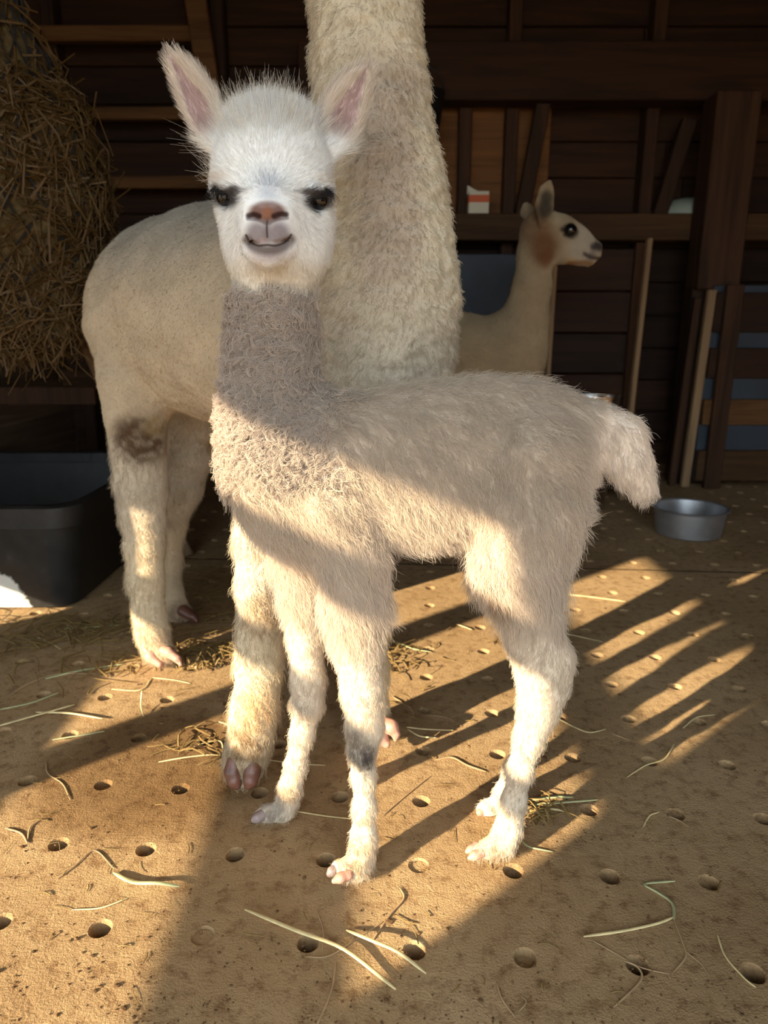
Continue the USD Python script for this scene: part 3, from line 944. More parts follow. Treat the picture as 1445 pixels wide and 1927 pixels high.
# colours of the wool, with a little shade and bounce light painted in
neckw = smooth(668, 585, PX + 40 * (meshkit.noise(V * 50, 12) - .5)) * smooth(522, 552, PY + 26 * (meshkit.noise(V * 60, 8) - .5)) * (PY < 920) * smooth(.42, .57, V[:, 2] + .06 * (meshkit.noise(V * 40, 9) - .5))
cm.vertices = V + N * (neckw * (abs(meshkit.noise(V * 105, 21) - .5) * 2 * .0068 + meshkit.noise(V * 60, 22) * .004 - .003))[:, None]
V, N = np.asarray(cm.vertices), np.asarray(cm.vertex_normals)
WHITE, FAWN, CREAM = (.86, .855, .83), (.60, .505, .40), (.63, .53, .40)
tint = np.tile(np.array(FAWN), (len(V), 1))
tint = mixc(tint, (.74, .635, .52), smooth(0.50, 0.38, V[:, 2]) * .7)
tint = mixc(tint, (.56, .475, .40), neckw)
tint = mixc(tint, CREAM, smooth(.40, .20, V[:, 2] + .08 * (meshkit.noise(V * 30, 5) - .5)))
tint = mixc(tint, (.76, .66, .55), blob(V, joint(1170, 860, .77, 10)[0], .085))
tint = mixc(tint, WHITE, headm)
tint = mixc(tint, (.80, .72, .58), headm * smooth(470, 520, PY) * .6)  # warm bounce from the floor, painted under the jaw
tint *= (0.90 + 0.2 * meshkit.fbm(V * 28, 3, 2))[:, None]
for px, py, y, r, col, w in ((684, 1418, .728, 36, (.11, .085, .07), .95), (668, 1390, .730, 30, (.22, .165, .12), .85), (566, 1340, .80, 32, (.36, .28, .21), .7), (690, 1442, .728, 22, (.09, .07, .06), .9),  # the far foreknee patch is rail shade put into the tint
                             (912, 1098, .735, 38, (.25, .15, .08), .9), (940, 1118, .735, 30, (.33, .22, .13), .8), (662, 1612, .712, 46, (.40, .27, .14), .75), (684, 1545, .722, 22, (.46, .33, .19), .5), (543, 1492, .808, 28, (.38, .26, .15), .75), (918, 1592, .735, 44, (.42, .29, .16), .75),
                             (512, 1525, .81, 36, (.24, .20, .165), .75), (1010, 1340, .74, 26, (.70, .58, .45), .5)):
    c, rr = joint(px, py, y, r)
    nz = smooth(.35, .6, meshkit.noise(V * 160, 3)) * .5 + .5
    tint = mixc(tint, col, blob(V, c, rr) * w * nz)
tint = mixc(tint, (.70, .55, .40), earw * .55)
tint = mixc(tint, (.50, .34, .33), inner * .8)


def spot(px, py, rx, ry, soft=.6, y1=.735):
    q = np.sqrt(((PX - px) / rx) ** 2 + ((PY - py) / ry) ** 2)
    return (1 - smooth(1 - soft, 1 + soft * .4, q)) * (V[:, 1] < y1)


def stroke(pts, w, soft=1.0, y1=.735):
    L = spline(np.array([[a, b, 0] for a, b in pts], float), 60)[:, :2]
    q, _ = cKDTree(L).query(np.c_[PX, PY])
    return (1 - smooth(w * (1 - soft * .5), w * (1 + soft), q)) * (V[:, 1] < y1)


EY = .765
for w, col in ((spot(505, 446, 52, 62, .5) * .75, (.60, .55, .54)), (spot(504, 354, 26, 34, .8) * .65, (.50, .51, .55)),
               (spot(483, 440, 25, 28) * .9, (.24, .20, .205)), (spot(524, 440, 26, 28) * .9, (.225, .185, .195)), (spot(494, 452, 8, 6) * .35, (.45, .27, .24)),
               (spot(507, 478, 42, 19, .8) * .6, (.28, .21, .20)), (stroke([(464, 452), (478, 465), (505, 471), (533, 465), (547, 451)], 7, 1.3) * .85, (.12, .09, .08)),
               (spot(503, 398, 39, 21, .35) * .95, (.18, .095, .075)), (spot(503, 385, 24, 9) * .4, (.42, .33, .33)), (spot(503, 402, 13, 17) * .85, (.27, .125, .072)),
               (stroke([(487, 407), (478, 404), (468, 406)], 4.5) * .95, (.035, .016, .013)), (stroke([(516, 407), (528, 403), (538, 404)], 4.5) * .95, (.035, .016, .013)),
               (stroke([(466, 412), (485, 414), (500, 420)], 2.5) * .6, (.08, .05, .045)), (stroke([(541, 411), (522, 413), (507, 420)], 2.5) * .6, (.08, .05, .045)),
               (stroke([(503, 416), (502, 432), (503, 452)], 5, 1.4) * .45, (.10, .065, .065)), (stroke([(503, 416), (502, 430), (503, 446)], 1.6) * .8, (.05, .035, .035)),
               (stroke([(463, 443), (470, 454), (485, 462), (503, 461), (520, 462), (537, 455), (548, 442)], 1.7) * .9, (.05, .033, .03)),
               (spot(425, 372, 30, 21, .4, EY) * .95, (.03, .023, .02)), (spot(438, 357, 20, 10, .6, EY) * .9, (.06, .045, .038)), (spot(408, 352, 14, 9, .6, EY) * .7, (.12, .09, .07)),
               (spot(598, 378, 31, 22, .4, EY) * .95, (.03, .023, .02)), (spot(584, 361, 22, 10, .6, EY) * .95, (.05, .038, .032)), (spot(612, 361, 15, 11, .6, EY) * .85, (.06, .045, .04)),
               (stroke([(446, 364), (455, 360), (463, 356)], 2, 1, EY) * .6, (.12, .10, .09)), (stroke([(578, 366), (566, 361), (554, 359)], 2, 1, EY) * .6, (.12, .10, .09)),
               (spot(410, 335, 26, 16, .8, .79) * .35, (.60, .44, .28)), (spot(612, 338, 26, 16, .8, .79) * .35, (.60, .44, .28))):
    tint = mixc(tint, col, w)
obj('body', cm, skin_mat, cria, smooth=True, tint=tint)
# fleece
length = np.full(len(V), .019)
lift = np.full(len(V), .34)
curl = np.full(len(V), .10)
length = length * (1 - neckw) + .013 * neckw
lift = lift * (1 - neckw) + .75 * neckw
curl = curl * (1 - neckw) + .34 * neckw
leg = smooth(.38, .28, V[:, 2] + .05 * (meshkit.noise(V * 22, 15) - .5))
length = length * (1 - leg) + .0085 * leg
lift = lift * (1 - leg) + .26 * leg
length += .012 * smooth(.43, .37, V[:, 2]) * (1 - leg) - .008 * smooth(1085, 1130, PX) * smooth(1000, 950, PY)
hl = np.full(len(V), .0065)
hl += .009 * smooth(270, 225, PY) + .008 * (smooth(.062, .075, abs(V[:, 0] - at(512, 300, .8)[0])) * smooth(420, 350, PY))
muz = np.clip(blob(V, at(504, 440, .69), .038, .5), 0, 1)
hl = hl * (1 - muz) + .0025 * muz
hl = hl * (1 - stroke([(463, 443), (470, 456), (485, 464), (503, 464), (520, 464), (537, 457), (548, 442)], 9))
hl = hl * (1 - earw) + (.0075 + .004 * (1 - inner)) * earw
length = length * (1 - headm) + hl * headm
lift = lift * (1 - headm) + .38 * headm
lift = lift + .26 * headm * (1 - earw) * smooth(310, 215, PY)
curl = curl * (1 - headm)
nose = blob(V, joint(503, 400, .690, 10)[0], .022, .3)
eyes = np.maximum(blob(V, at(424, 366, .745), .0125, .3), blob(V, at(599, 372, .745), .0125, .3))
length = length * (1 - np.clip(nose + eyes, 0, 1))
length = np.where(V[:, 2] < .012, .003, length)
comb = np.tile(np.array([.55, 0.0, -.83]), (len(V), 1))
comb = comb * (1 - leg)[:, None] + np.array([-.05, 0, -1.0]) * leg[:, None]
comb[neckw > .5] = [0, 0, -1]
bridge = at(506, 385, .71)
hd = V - bridge
hd[:, 1] *= .6
comb = np.where((headm > .5)[:, None], hd / (np.linalg.norm(hd, axis=1, keepdims=True) + 1e-9), comb)
for s in (-1, 1):
    js = J(*EAR[s])
    e = js[-1][0] - js[0][0]
    sel = (earw > .4) & ((PX < 500) if s < 0 else (PX > 500))
    comb[sel] = e / np.linalg.norm(e)
tailw = (PX > 1095) & (PY < 1000)
comb[tailw] = joint(1215, 960, .76, 1)[0] - V[tailw]
vis = smooth(.45, -.25, N[:, 1])                            # far side thinner: it is never near the lens
ln = length.copy()
body_w = (1 - headm) * (.35 + .65 * vis) * (1 - .55 * neckw)
pts, col = fur(cm, 78000, ln, comb, lift, tint, 11, k=5, clump=.008, pull=.36, wild=.40, curl=curl * (neckw < .3), weight=body_w * (neckw < .35), droop=.15)
curves('fleece', pts, .00050, .00012, hair_mat, cria, col)
pts, col = fur(cm, 26000, ln, comb, lift, tint, 12, k=9, clump=.0105, pull=.92, wild=.25, curl=curl, weight=neckw * (.4 + .6 * vis), turns=1.3)
curves('neck_curls', pts, .00060, .00025, hair_mat, cria, col)
pts, col = fur(cm, 36000, ln, comb, lift, tint, 13, k=4, clump=.007, pull=.3, wild=.16, weight=headm * (.3 + .7 * vis))
curves('head_hair', pts, .00036, .00008, hair_mat, cria, col)
stray = np.clip(headm * ((PY < 250) + .5 * (PX < 408) + .3 * (PX > 615)) * (earw < .3) * (PY < 345), 0, 1)
pts, col = fur(cm, 1500, np.full(len(V), .026), comb, np.full(len(V), .55), mixc(tint, (.80, .66, .46), np.full(len(V), .5)), 14, k=5, clump=.02, pull=.1, wild=.45, weight=stray)
curves('stray_hair', pts, .00022, .00008, hair_mat, cria, col)
eyeball(cria, 424, 370, .7475, 17.5)
eyeball(cria, 599, 376, .7475, 18.5)
rg = np.random.default_rng(5)
lash = []
for s, pts_ in ((-1, [(402, 356), (414, 350), (432, 350), (448, 361)]), (1, [(574, 363), (592, 355), (608, 354), (624, 366)])):
    arc = spline([at(a, b, .733) for a, b in pts_], 60)
    for q in arc:
        for _ in range(5):
            L = rg.uniform(.006, .014)
            d = np.array([s * rg.uniform(-.1, .8), -.50, -.62 + rg.normal(0, .2)])
            p0 = q + rg.normal(0, .0008, 3)
            lash.append(np.array([p0, p0 + d * L * .5 + [0, 0, .0008], p0 + d * L + [0, 0, -.002]]))
curves('eyelash', np.array(lash), .00042, .00010, lash_mat, cria, np.full((len(lash), 3), .02))
claw(cria, [(655, 1645, .700, 11), (640, 1652, .694, 9), (628, 1658, .690, 5)], horn_pink)
claw(cria, [(634, 1634, .706, 10), (624, 1640, .702, 8), (619, 1645, .700, 5)], horn_grey)
claw(cria, [(494, 1534, .812, 11), (484, 1539, .808, 9), (477, 1543, .806, 5)], horn_grey)
claw(cria, [(508, 1524, .826, 9), (496, 1528, .824, 8), (488, 1533, .822, 4)], horn_grey)
claw(cria, [(906, 1604, .737, 10), (893, 1610, .733, 8), (882, 1615, .730, 4)], horn_pink)
claw(cria, [(898, 1592, .748, 9), (886, 1598, .744, 7), (878, 1603, .741, 4)], horn_pink)
claw(cria, [(912, 1522, .836, 11), (903, 1528, .832, 8)], horn_pink)

# ---- the tall shorn adult behind
adult = thing('alpaca', 'tall shorn cream alpaca standing behind, its head above the picture', 'alpaca')
fa = Field([-0.85, 0.78, -0.02], [0.30, 1.85, 1.62], 0.0068)
fa.chain(J((358, 590, 1.44, 174), (430, 596, 1.33, 188), (520, 604, 1.20, 200), (600, 615, 1.10, 202), (680, 640, 1.03, 150)), .05)
fa.ball(joint(304, 600, 1.46, 122), .06)
fa.chain(J((722, 700, 1.00, 112), (724, 610, 1.00, 120), (721, 510, 1.005, 122), (713, 410, 1.01, 114), (706, 310, 1.015, 103), (700, 200, 1.02, 91), (689, 100, 1.025, 88), (685, 0, 1.03, 85), (682, -120, 1.03, 86), (680, -210, 1.02, 84)), .05)
fa.chain(J((700, 720, 1.00, 115), (620, 820, 1.03, 105)), .05)
# its head, above the frame
fa.chain(J((680, -215, 1.00, 92), (680, -235, .985, 88)), .03)
fa.chain(J((680, -190, .96, 62), (682, -150, .90, 40)), .03)
for s in (-1, 1):
    fa.chain(J((680 + 52 * s, -290, 1.0, 26), (680 + 78 * s, -350, 1.0, 28), (680 + 92 * s, -420, 1.0, 8)), .015, (YD, .5))
# forelegs
fa.chain(J((575, 800, .99, 105), (515, 930, .945, 62), (492, 1020, .925, 44), (488, 1100, .915, 38), (490, 1180, .910, 36), (487, 1250, .905, 37), (480, 1330, .903, 37), (472, 1385, .900, 34), (462, 1425, .898, 32), (456, 1452, .896, 28)), .03)
fa.chain(J((680, 820, 1.03, 95), (690, 960, 1.02, 52), (688, 1080, 1.015, 36), (690, 1180, 1.012, 34), (690, 1260, 1.01, 34), (694, 1320, 1.01, 30), (704, 1360, 1.005, 27)), .03)
# hind legs
fa.chain(J((275, 640, 1.36, 110), (262, 720, 1.33, 70), (256, 790, 1.32, 50), (262, 850, 1.32, 44), (266, 915, 1.33, 44), (270, 970, 1.335, 38), (273, 1030, 1.33, 32), (274, 1090, 1.32, 29), (281, 1150, 1.31, 25), (288, 1195, 1.30, 24), (296, 1225, 1.29, 25)), .03)
fa.chain(J((296, 1222, 1.295, 24), (312, 1232, 1.28, 22)), .015)
fa.chain(J((395, 680, 1.56, 100), (375, 780, 1.56, 58), (362, 850, 1.57, 40), (345, 920, 1.58, 32), (322, 990, 1.58, 24), (318, 1060, 1.57, 21), (320, 1115, 1.55, 19), (330, 1150, 1.53, 20), (342, 1160, 1.51, 18)), .03)
am = fa.mesh()
V, N = np.asarray(am.vertices), np.asarray(am.vertex_normals)
V[:, 2] = np.maximum(V[:, 2], 0.001)
PX, PY = seen(V)
fold = meshkit.fbm(V * [16, 16, 26], 3, 9)
ridge = 1 - abs(meshkit.noise(V * [34, 34, 62] + meshkit.fbm(V * 12, 2, 3)[:, None] * 2.5, 14) - .5) * 2
frontw = smooth(-.16, -.10, V[:, 0]) * smooth(.45, .55, V[:, 2])
am.vertices = V + N * ((fold - .5) * .008 - (.2 + .8 * frontw) * .0065 * ridge ** 4 * smooth(.40, .5, V[:, 2]))[:, None]
V, N = np.asarray(am.vertices), np.asarray(am.vertex_normals)
tint = np.tile(np.array((.55, .47, .355)), (len(V), 1))
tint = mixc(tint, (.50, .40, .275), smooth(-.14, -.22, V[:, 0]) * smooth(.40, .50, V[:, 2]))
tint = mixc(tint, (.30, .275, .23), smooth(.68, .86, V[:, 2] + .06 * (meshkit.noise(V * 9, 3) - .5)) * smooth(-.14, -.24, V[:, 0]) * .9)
tint = mixc(tint, (.50, .375, .235), smooth(-.50, -.62, V[:, 0]) * .6)
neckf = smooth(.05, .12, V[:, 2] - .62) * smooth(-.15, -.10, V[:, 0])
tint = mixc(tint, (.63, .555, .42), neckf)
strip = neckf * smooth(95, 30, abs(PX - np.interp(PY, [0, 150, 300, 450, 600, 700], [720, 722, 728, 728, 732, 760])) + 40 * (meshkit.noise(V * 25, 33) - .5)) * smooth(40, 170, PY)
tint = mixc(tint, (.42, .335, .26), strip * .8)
tint = mixc(tint, (.62, .51, .345), smooth(.34, .2, V[:, 2]))
tint *= (0.80 + 0.4 * meshkit.fbm(V * 22, 4, 4))[:, None]
for px, py, y, r, col, w in ((266, 828, 1.28, 62, (.10, .062, .035), 1.0), (250, 815, 1.28, 40, (.10, .06, .035), .9), (290, 800, 1.29, 26, (.36, .26, .12), .6), (364, 820, 1.53, 16, (.14, .12, .11), .9), (398, 832, 1.53, 22, (.34, .22, .11), .8),
                             (490, 1160, .88, 56, (.34, .225, .12), .7), (460, 1415, .868, 66, (.20, .13, .07), .95), (478, 1335, .872, 56, (.46, .29, .14), .75), (300, 1225, 1.27, 44, (.42, .28, .17), .75), (318, 985, 1.55, 18, (.34, .23, .14), .6), (335, 1155, 1.5, 30, (.22, .14, .09), .7)):  # the upper foreleg patch is a rail's shade painted into the wool
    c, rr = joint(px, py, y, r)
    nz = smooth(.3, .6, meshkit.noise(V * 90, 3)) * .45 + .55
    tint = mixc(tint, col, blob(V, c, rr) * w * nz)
for px, py, y, r, col, w in ((682, -148, .875, 26, (.12, .09, .085), .9), (680, -130, .885, 24, (.16, .12, .11), .8)):
    c, rr = joint(px, py, y, r)
    tint = mixc(tint, col, blob(V, c, rr) * w)
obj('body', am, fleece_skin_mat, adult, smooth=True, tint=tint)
leg = smooth(.50, .38, V[:, 2])
length = .0040 * (1 - leg) + .0125 * leg
length += .0030 * smooth(-.16, -.1, V[:, 0]) * (1 - leg)
length = np.where(V[:, 2] < .012, .004, length)
lift = .62 * (1 - leg) + .28 * leg
comb = np.tile(np.array([-.25, .35, -.9]), (len(V), 1))
comb = comb * (1 - leg)[:, None] + np.array([0, 0, -1.0]) * leg[:, None]
vis = smooth(.4, -.2, N @ np.array([.1, .99, 0]))
wgt = (.10 + .9 * vis) * smooth(1.25, 1.15, V[:, 2]) * (.55 + .9 * smooth(-.2, -.12, V[:, 0]) + .5 * leg)
pts, col = fur(am, 78000, length, comb, lift, tint, 31, k=4, clump=.007, pull=.5, wild=.34, curl=.12, weight=wgt, droop=.1)
curves('fleece', pts, .00055, .00018, hair_mat, adult, col)
for sx in (-1, 1):
    eyeball(adult, 680 + sx * 58, -205, .945, 16)
claw(adult, [(442, 1430, .878, 14), (438, 1452, .872, 16), (441, 1470, .866, 13), (446, 1478, .864, 8)], horn_dark)
claw(adult, [(474, 1430, .878, 14), (474, 1452, .872, 16), (471, 1470, .866, 13), (468, 1478, .864, 8)], horn_dark)
claw(adult, [(716, 1362, .985, 16), (736, 1368, .975, 14), (745, 1382, .970, 8), (744, 1392, .968, 4)], horn_pink)
claw(adult, [(700, 1372, .985, 17), (716, 1388, .972, 14), (727, 1400, .966, 8)], horn_pink)
claw(adult, [(300, 1222, 1.275, 11), (318, 1228, 1.262, 10), (334, 1240, 1.255, 7), (340, 1250, 1.25, 4)], horn_pink)
claw(adult, [(278, 1222, 1.275, 12), (285, 1235, 1.265, 12), (300, 1250, 1.256, 7)], horn_pink)
claw(adult, [(345, 1150, 1.50, 12), (362, 1160, 1.49, 9), (370, 1168, 1.485, 5)], horn_dark)

# ---- the third alpaca, far back at the right
far = thing('alpaca', 'slim pale alpaca farther back, seen from the side with a brown cheek', 'alpaca')
Y3 = 2.25
ff_ = Field(at(690, 1060, Y3 + .1) - [0.35, 0.35, 0.25], at(1150, 318, Y3) + [0.03, 0.35, 0.03], 0.0068)
ff_.chain(J((1018, 432, Y3, 29), (1022, 428, Y3, 31)), .02)
ff_.chain(J((1022, 436, Y3, 33), (1045, 445, Y3, 36), (1062, 452, Y3, 36)), .02, (YD, .75))
ff_.chain(J((1055, 440, Y3, 30), (1088, 456, Y3, 24), (1114, 467, Y3, 16)), .02, (YD, .8))
ff_.chain(J((1060, 470, Y3, 26), (1095, 480, Y3, 17), (1110, 485, Y3, 12)), .02, (YD, .8))
ff_.ball(joint(1123, 466, Y3, 11), .006)
ff_.ball(joint(1121, 479, Y3, 11), .005)
ff_.ball(joint(1108, 492, Y3, 10), .005)
ff_.ball(joint(1066, 424, Y3 - .03, 12), .012)
ff_.chain(J((1098, 482, Y3 - .035, 2), (1112, 485, Y3 - .03, 3), (1134, 489, Y3 - .01, 4)), .004, None, True)
ff_.chain(J((1010, 440, Y3, 30), (1007, 480, Y3, 31), (1001, 540, Y3, 33), (988, 600, Y3 + .02, 42), (965, 650, Y3 + .03, 62), (935, 690, Y3 + .04, 80)), .03)
ff_.chain(J((930, 690, Y3 + .04, 92), (850, 705, Y3 + .06, 112), (740, 700, Y3 + .1, 112)), .03, (YD, .8))
for px, yy in ((925, Y3 - .04), (905, Y3 + .12), (735, Y3 + .02), (712, Y3 + .18)):
    b0 = joint(px, 790, yy, 1)[0]
    ff_.chain([(np.array([b0[0], yy, .42]), .07), (np.array([b0[0], yy, .25]), .04), (np.array([b0[0] + .01, yy, .10]), .028), (np.array([b0[0], yy, .03]), .03), (np.array([b0[0] + .035, yy - .01, .022]), .021)], .02)
E3 = J((1024, 414, Y3 - .06, 14), (1024, 388, Y3 - .07, 17), (1028, 362, Y3 - .07, 14), (1034, 343, Y3 - .07, 6))
n3 = np.array([.18, -.97, .1])
ff_.chain(E3, .012, (n3, .5))
ff_.chain([(p + n3 * .012, r * .62) for p, r in E3[:3]], .004, (n3, .5), True)
ff_.chain(J((1000, 408, Y3 + .06, 12), (992, 398, Y3 + .07, 12), (990, 388, Y3 + .07, 7)), .012)
fm = ff_.mesh()
V, N = np.asarray(fm.vertices), np.asarray(fm.vertex_normals)
V[:, 2] = np.maximum(V[:, 2], 0.001)
tint = np.tile(np.array((.34, .26, .16)), (len(V), 1))
for px, py, y, r, col, w in ((1090, 462, Y3, 46, (.44, .385, .31), .8), (1003, 422, Y3 - .05, 46, (.17, .095, .05), .8), (1026, 466, Y3 - .06, 36, (.16, .07, .03), .85), (1030, 486, Y3 - .06, 22, (.16, .07, .03), .7), (1045, 405, Y3 - .05, 22, (.42, .34, .22), .6),
                             (1025, 394, Y3 - .075, 20, (.07, .06, .045), .95), (1028, 372, Y3 - .075, 17, (.07, .06, .045), .95), (1124, 464, Y3 - .02, 10, (.10, .085, .085), .9), (1116, 482, Y3 - .03, 13, (.16, .13, .13), .8), (1075, 494, Y3 - .03, 12, (.42, .25, .10), .6),
                             (1073, 433, Y3 - .075, 14, (.03, .025, .02), 1)):
    c, rr = joint(px, py, y, r)
    tint = mixc(tint, col, blob(V, c, rr) * w)
for pts_, wd, col in (([(1117, 464), (1124, 461), (1131, 466)], 6, (.05, .04, .04)), ([(1100, 478), (1112, 484), (1130, 487)], 3, (.05, .035, .03)), ([(1112, 496), (1098, 494), (1070, 496)], 4, (.24, .13, .06)),
                      ([(1058, 432), (1073, 424), (1084, 434), (1078, 444), (1064, 442)], 4, (.04, .03, .025))):
    L_ = spline(np.array([[a, b, 0] for a, b in pts_], float), 40)[:, :2]
    q_, _ = cKDTree(L_).query(np.stack(seen(V), 1))
    tint = mixc(tint, col, (1 - smooth(wd * .5, wd * 1.8, q_)) * .9 * (V[:, 1] < Y3 + .01))
tint *= (0.80 + 0.40 * meshkit.fbm(V * 22, 4, 6))[:, None]
obj('body', fm, fleece_skin_mat, far, smooth=True, tint=tint)
length = np.full(len(V), .008)
length = np.where((np.linalg.norm(V - at(1110, 470, Y3), axis=1) < .07) | (np.linalg.norm(V - at(1073, 433, Y3 - .07), axis=1) < .028), 0, length)
comb = np.tile(np.array([-.3, 0, -.9]), (len(V), 1))
pts, col = fur(fm, 14000, length, comb, np.full(len(V), .35), tint, 41, k=4, clump=.012, pull=.4, wild=.2, weight=smooth(.3, -.2, N[:, 1]))
curves('fleece', pts, .0009, .0003, hair_mat, far, col)
eyeball(far, 1073, 433, Y3 - .055, 12)
# ------------------------------------------------------------------ straw, hay and crumbs on the floor
def stalk(pix, r, material, label, zs=None, flat=.6, n=16, name='hay_stalk', cat='stalk', group=None):
    pts = []
    for i, p in enumerate(pix):
        z = r * flat + .0006 if zs is None else zs[i]
        pts.append(ground(p[0], p[1], z))
    pts = spline(pts, n)
    w = np.interp(np.linspace(0, 1, n), [0, .1, .9, 1], [.55, 1, .9, .4]) * r
    obj(name, tube(pts, w, 6, flat), material, smooth=True, label=label, cat=cat, group=group)


stalk([(461, 1711), (560, 1752), (640, 1782), (700, 1825), (745, 1862)], .0026, stalk_mat, 'longest straw stalk lying straight across a floor hole at the bottom', zs=[.004, .012, .010, .006, .004])
stalk([(652, 1750), (700, 1770), (750, 1792), (802, 1832)], .0024, stalk_mat, 'curved pale stalk right of the longest straw at the bottom', zs=[.004, .013, .012, .004])
stalk([(214, 1642), (250, 1660), (300, 1662), (338, 1668)], .0030, stalk_green, 'thick green-grey curved blade on the sunlit floor at lower left', zs=[.003, .006, .010, .006])
stalk([(1098, 1762), (1170, 1752), (1235, 1738), (1268, 1725)], .0020, stalk_mat, 'straight tan stalk with its left end free, lower right in the shade')
stalk([(1268, 1730), (1265, 1700), (1235, 1678), (1212, 1664), (1240, 1660), (1270, 1658)], .0020, stalk_green, 'greenish bent stem hooked at the top, lower right in the shade')
stalk([(1266, 1725), (1285, 1775), (1290, 1800), (1264, 1832)], .0010, root_mat, 'thin brown stem curling down past the bent stem at lower right')
stalk([(1290, 1790), (1320, 1815), (1335, 1838)], .0008, root_mat, 'short thin brown stem ending at the far lower right bend')
stalk([(1112, 1768), (1160, 1795), (1205, 1820), (1260, 1833)], .0009, root_mat, 'thin stem crossing the half hidden hole at lower right')
stalk([(1175, 1808), (1200, 1820), (1205, 1845), (1155, 1895)], .0013, root_mat, 'split brown stem hanging down from the hole at lower right')
stalk([(1350, 1760), (1365, 1800), (1400, 1840), (1422, 1858)], .0011, stalk_mat, 'thin pale stem near the bottom right corner')
stalk([(935, 1850), (945, 1880), (970, 1915)], .0011, root_mat, 'pale short stem at the bottom edge, right of middle')
stalk([(976, 1903), (990, 1885), (982, 1875)], .0010, root_mat, 'tiny bent stem at the bottom edge right of middle')
stalk([(610, 1705), (598, 1715), (608, 1750), (607, 1795)], .0009, root_mat, 'thin hooked stem standing over the hole under the longest straw')
stalk([(632, 1812), (625, 1860), (605, 1910), (595, 1930)], .0012, root_mat, 'wavy thin brown stem running off the bottom edge')
stalk([(575, 1800), (620, 1798), (680, 1760), (720, 1735)], .0010, root_mat, 'thin stem crossing between the two long stalks at the bottom')
stalk([(0, 1365), (60, 1348), (140, 1326)], .0026, stalk_mat, 'long pale straw at the left edge pointing up to the right', zs=[.006, .008, .004])
stalk([(68, 1340), (130, 1342), (192, 1352)], .0026, stalk_mat, 'bright white straw in the sun at left crossing the post shadow', zs=[.003, .005, .006])
stalk([(98, 1392), (150, 1384), (196, 1376)], .0018, stalk_green, 'short straw lying inside the dark post shadow at left')
stalk([(85, 1277), (150, 1262), (230, 1250)], .0030, stalk_green, 'thick flat straw left of the big alpaca hind foot')
stalk([(0, 1335), (60, 1322), (110, 1303)], .0022, stalk_green, 'dull straw at the left edge in the shade')
stalk([(15, 1310), (55, 1285), (110, 1268), (180, 1268)], .0026, root_mat, 'frayed brown straw in the shade at left')
stalk([(68, 1198), (95, 1210), (115, 1222)], .0020, stalk_mat, 'short pale straw below the black tub')
stalk([(120, 1183), (170, 1180), (225, 1176)], .0022, stalk_green, 'straw lying between tub and hind foot')
stalk([(267, 1300), (265, 1325), (270, 1348)], .0014, stalk_mat, 'short upright straw bit in the sun at left', zs=[.03, .012, .003])
stalk([(210, 1297), (265, 1298), (285, 1275)], .0014, stalk_mat, 'thin forked straw in the sunlit patch at left')
stalk([(287, 1275), (330, 1280), (358, 1286)], .0012, stalk_mat, 'thin wavy straw beside the hind foot claw')
stalk([(412, 1358), (425, 1362), (438, 1370)], .0020, stalk_mat, 'very short white straw left of the big front hoof', zs=[.008, .006, .003])
stalk([(298, 1434), (350, 1425), (400, 1420), (420, 1423)], .0016, stalk_mat, 'straw in the damp patch left of the big front hoof')
stalk([(365, 1405), (385, 1398), (415, 1395), (420, 1420)], .0013, stalk_mat, 'bent straw bit left of the big front hoof')
stalk([(105, 1655), (140, 1630), (178, 1600), (215, 1635)], .0011, root_mat, 'thin bent twig at lower left in the sun')
stalk([(135, 1712), (190, 1708), (240, 1690)], .0012, stalk_mat, 'thin pale straw at lower left')
stalk([(87, 1432), (90, 1455), (118, 1475), (132, 1505)], .0012, root_mat, 'wavy brown stem in the damp patch at left')
stalk([(10, 1558), (40, 1568), (52, 1587)], .0016, root_mat, 'curved brown stem at the left edge')
stalk([(52, 1580), (58, 1555), (80, 1540)], .0013, root_mat, 'short forked stem by the left edge hole')
stalk([(560, 1527), (610, 1535), (662, 1541)], .0014, stalk_mat, 'thin straw between the two front feet of the young alpaca')
stalk([(505, 1430), (560, 1437), (612, 1440)], .0013, stalk_mat, 'thin straw right of the big front hoof')
stalk([(1000, 1505), (1040, 1500), (1078, 1500)], .0026, stalk_green, 'flat pale blade just behind the near hind foot', zs=[.004, .006, .003])
stalk([(990, 1530), (1030, 1522), (1071, 1527)], .0026, stalk_mat, 'yellow straw under the near hind foot heel', zs=[.006, .006, .003])
stalk([(1000, 1515), (1060, 1510), (1125, 1505)], .0020, stalk_green, 'long blade reaching right from the near hind foot', zs=[.004, .007, .006])
stalk([(975, 1560), (990, 1590), (1040, 1603)], .0016, stalk_green, 'yellow green bent straw below the near hind foot')
stalk([(1050, 1352), (1085, 1370), (1110, 1378), (1140, 1372)], .0016, stalk_mat, 'long thin straw right of the hock')
stalk([(1150, 1380), (1170, 1387), (1185, 1393)], .0012, root_mat, 'short thin straw right of the hock')
stalk([(1180, 1462), (1215, 1440), (1250, 1428), (1268, 1400)], .0014, stalk_mat, 'curved pale straw in the shade right of the hind legs')
stalk([(1210, 1556), (1222, 1535), (1240, 1528)], .0012, stalk_mat, 'small curved straw near a hole at right')
stalk([(1258, 1536), (1280, 1545), (1295, 1556)], .0014, root_mat, 'small brown twig below a hole at right')
stalk([(765, 1368), (800, 1372), (852, 1374)], .0022, stalk_mat, 'flat straw between the young alpaca legs, upper one', zs=[.004, .006, .003])
stalk([(767, 1372), (790, 1385), (820, 1388)], .0022, stalk_mat, 'curved flat straw between the young alpaca legs, lower one', zs=[.004, .005, .003])
stalk([(800, 1345), (840, 1350), (868, 1366)], .0012, root_mat, 'thin stem in front of the hind hock shadow')
stalk([(738, 1310), (775, 1335), (778, 1362)], .0018, root_mat, 'curved brown stem behind the big dark claw')
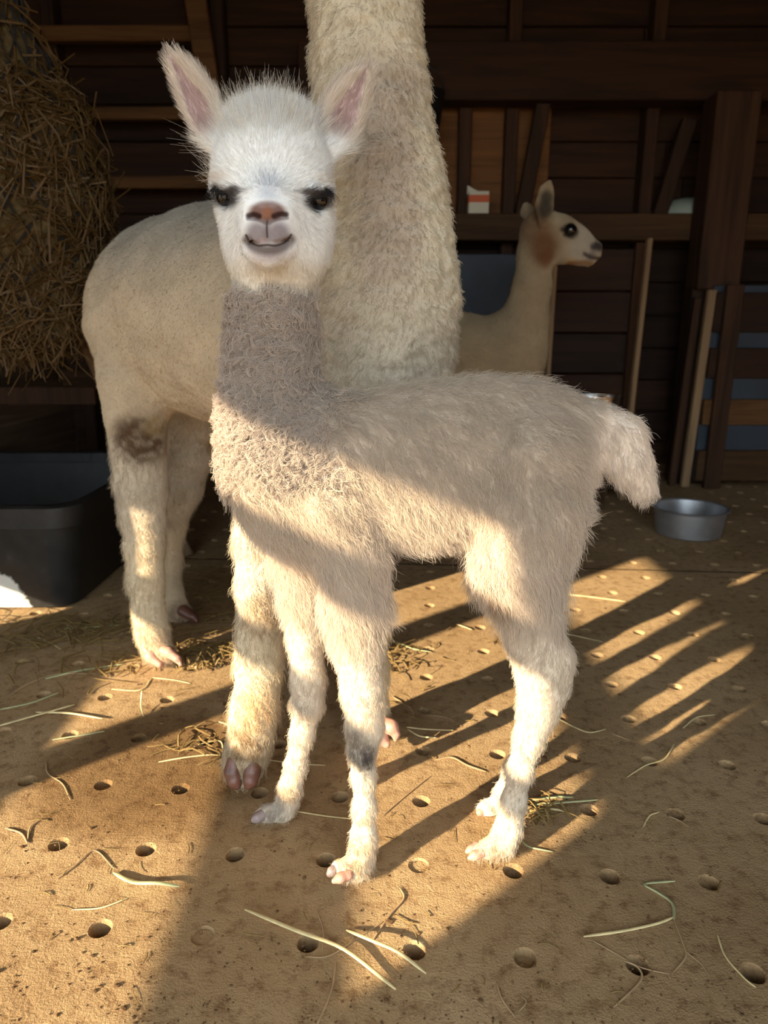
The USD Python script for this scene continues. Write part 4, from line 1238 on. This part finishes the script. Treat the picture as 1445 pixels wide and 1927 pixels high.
stalk([(860, 1175), (875, 1180), (888, 1185)], .0018, stalk_mat, 'short bright straw in a light stripe under the belly', zs=[.003, .006, .003])
stalk([(740, 1205), (775, 1220), (812, 1227)], .0020, stalk_green, 'pale blade right of the near front leg', zs=[.006, .008, .003])
stalk([(1060, 1118), (1110, 1123), (1178, 1132)], .0024, stalk_mat, 'long straw lying across a light stripe near the hock')
stalk([(1062, 1192), (1100, 1200), (1135, 1208)], .0014, stalk_mat, 'thin straw across a dark stripe right of the hock')
stalk([(1285, 1370), (1310, 1350), (1345, 1345)], .0014, stalk_mat, 'thin straws in the lowest light stripe at right')
stalk([(818, 1430), (850, 1425), (880, 1440), (915, 1452)], .0020, root_mat, 'frayed brown stem between two holes under the belly')
stalk([(720, 1535), (760, 1500), (810, 1460)], .0010, root_mat, 'thin twig along the leg shadow')
stalk([(700, 1770), (735, 1720), (760, 1690), (752, 1670)], .0013, root_mat, 'dark twig with a forked top right of the near front foot')

rg = np.random.default_rng(77)
parts = []


def litter(px, py, sx, sy, count, L0, L1, lift=.004, thick=1.0):
    for _ in range(count):
        c = ground(px + rg.normal(0, sx), py + rg.normal(0, sy))
        a = rg.uniform(0, np.pi)
        L = rg.uniform(L0, L1) * .5
        d = np.array([math.cos(a), math.sin(a), 0])
        e = np.array([-d[1], d[0], 0]) * rg.normal(0, .25) * L
        z0 = rg.uniform(.001, lift)
        pts = spline([c - d * L + [0, 0, z0], c + e + [0, 0, z0 + rg.uniform(0, lift)], c + d * L + [0, 0, rg.uniform(.001, lift)]], 5)
        parts.append(tube(pts, thick * rg.uniform(.0007, .0021), 4, .6))


litter(160, 1190, 75, 18, 120, .04, .14, .010)
litter(60, 1215, 50, 30, 50, .05, .15, .008)
litter(400, 1228, 35, 10, 70, .03, .09, .012)
litter(375, 1255, 18, 8, 45, .01, .035, .015)
litter(390, 1135, 50, 40, 70, .04, .14, .010)
litter(230, 1260, 60, 16, 40, .03, .09, .006)
litter(730, 1240, 26, 16, 50, .03, .08, .010)
litter(380, 1410, 45, 18, 30, .015, .05, .006)
litter(1010, 1535, 26, 14, 36, .02, .06, .010)
litter(800, 1300, 70, 60, 26, .015, .05, .004)
litter(1290, 1040, 60, 8, 24, .02, .05, .006)
litter(1200, 1020, 160, 25, 24, .03, .09, .004)
litter(700, 1600, 420, 190, 60, .008, .03, .002, .5)
litter(160, 1560, 120, 110, 26, .008, .03, .002, .5)
obj('scattered_hay', join(parts), hay_mat, label='loose hay and straw bits scattered over the floor', cat='hay', kind='stuff')

parts = []
base = trimesh.creation.icosphere(0, 1.0)
bvs, bfs = np.array(base.vertices), np.array(base.faces)
for _ in range(1700):
    px, py = rg.uniform(-40, 1480), 1927 - 800 * rg.random() ** 1.5
    if meshkit.noise(np.array([px / 90., py / 60., 0.0]), 3) < .42 and rg.random() < .85:
        continue
    c = ground(px, py)
    r = rg.uniform(.0004, .0016) * (1 + (rg.random() < .06) * 1.2)
    s = np.array([rg.uniform(.7, 1.6), rg.uniform(.7, 1.4), rg.uniform(.4, .8)])
    parts.append((bvs * s * r * rg.uniform(.8, 1.2, (len(bvs), 1)) + c + [0, 0, r * .3], bfs))
obj('dirt_crumb', join(parts), crumb_mat, label='small dark crumbs of dirt strewn over the mats', cat='dirt', kind='stuff')
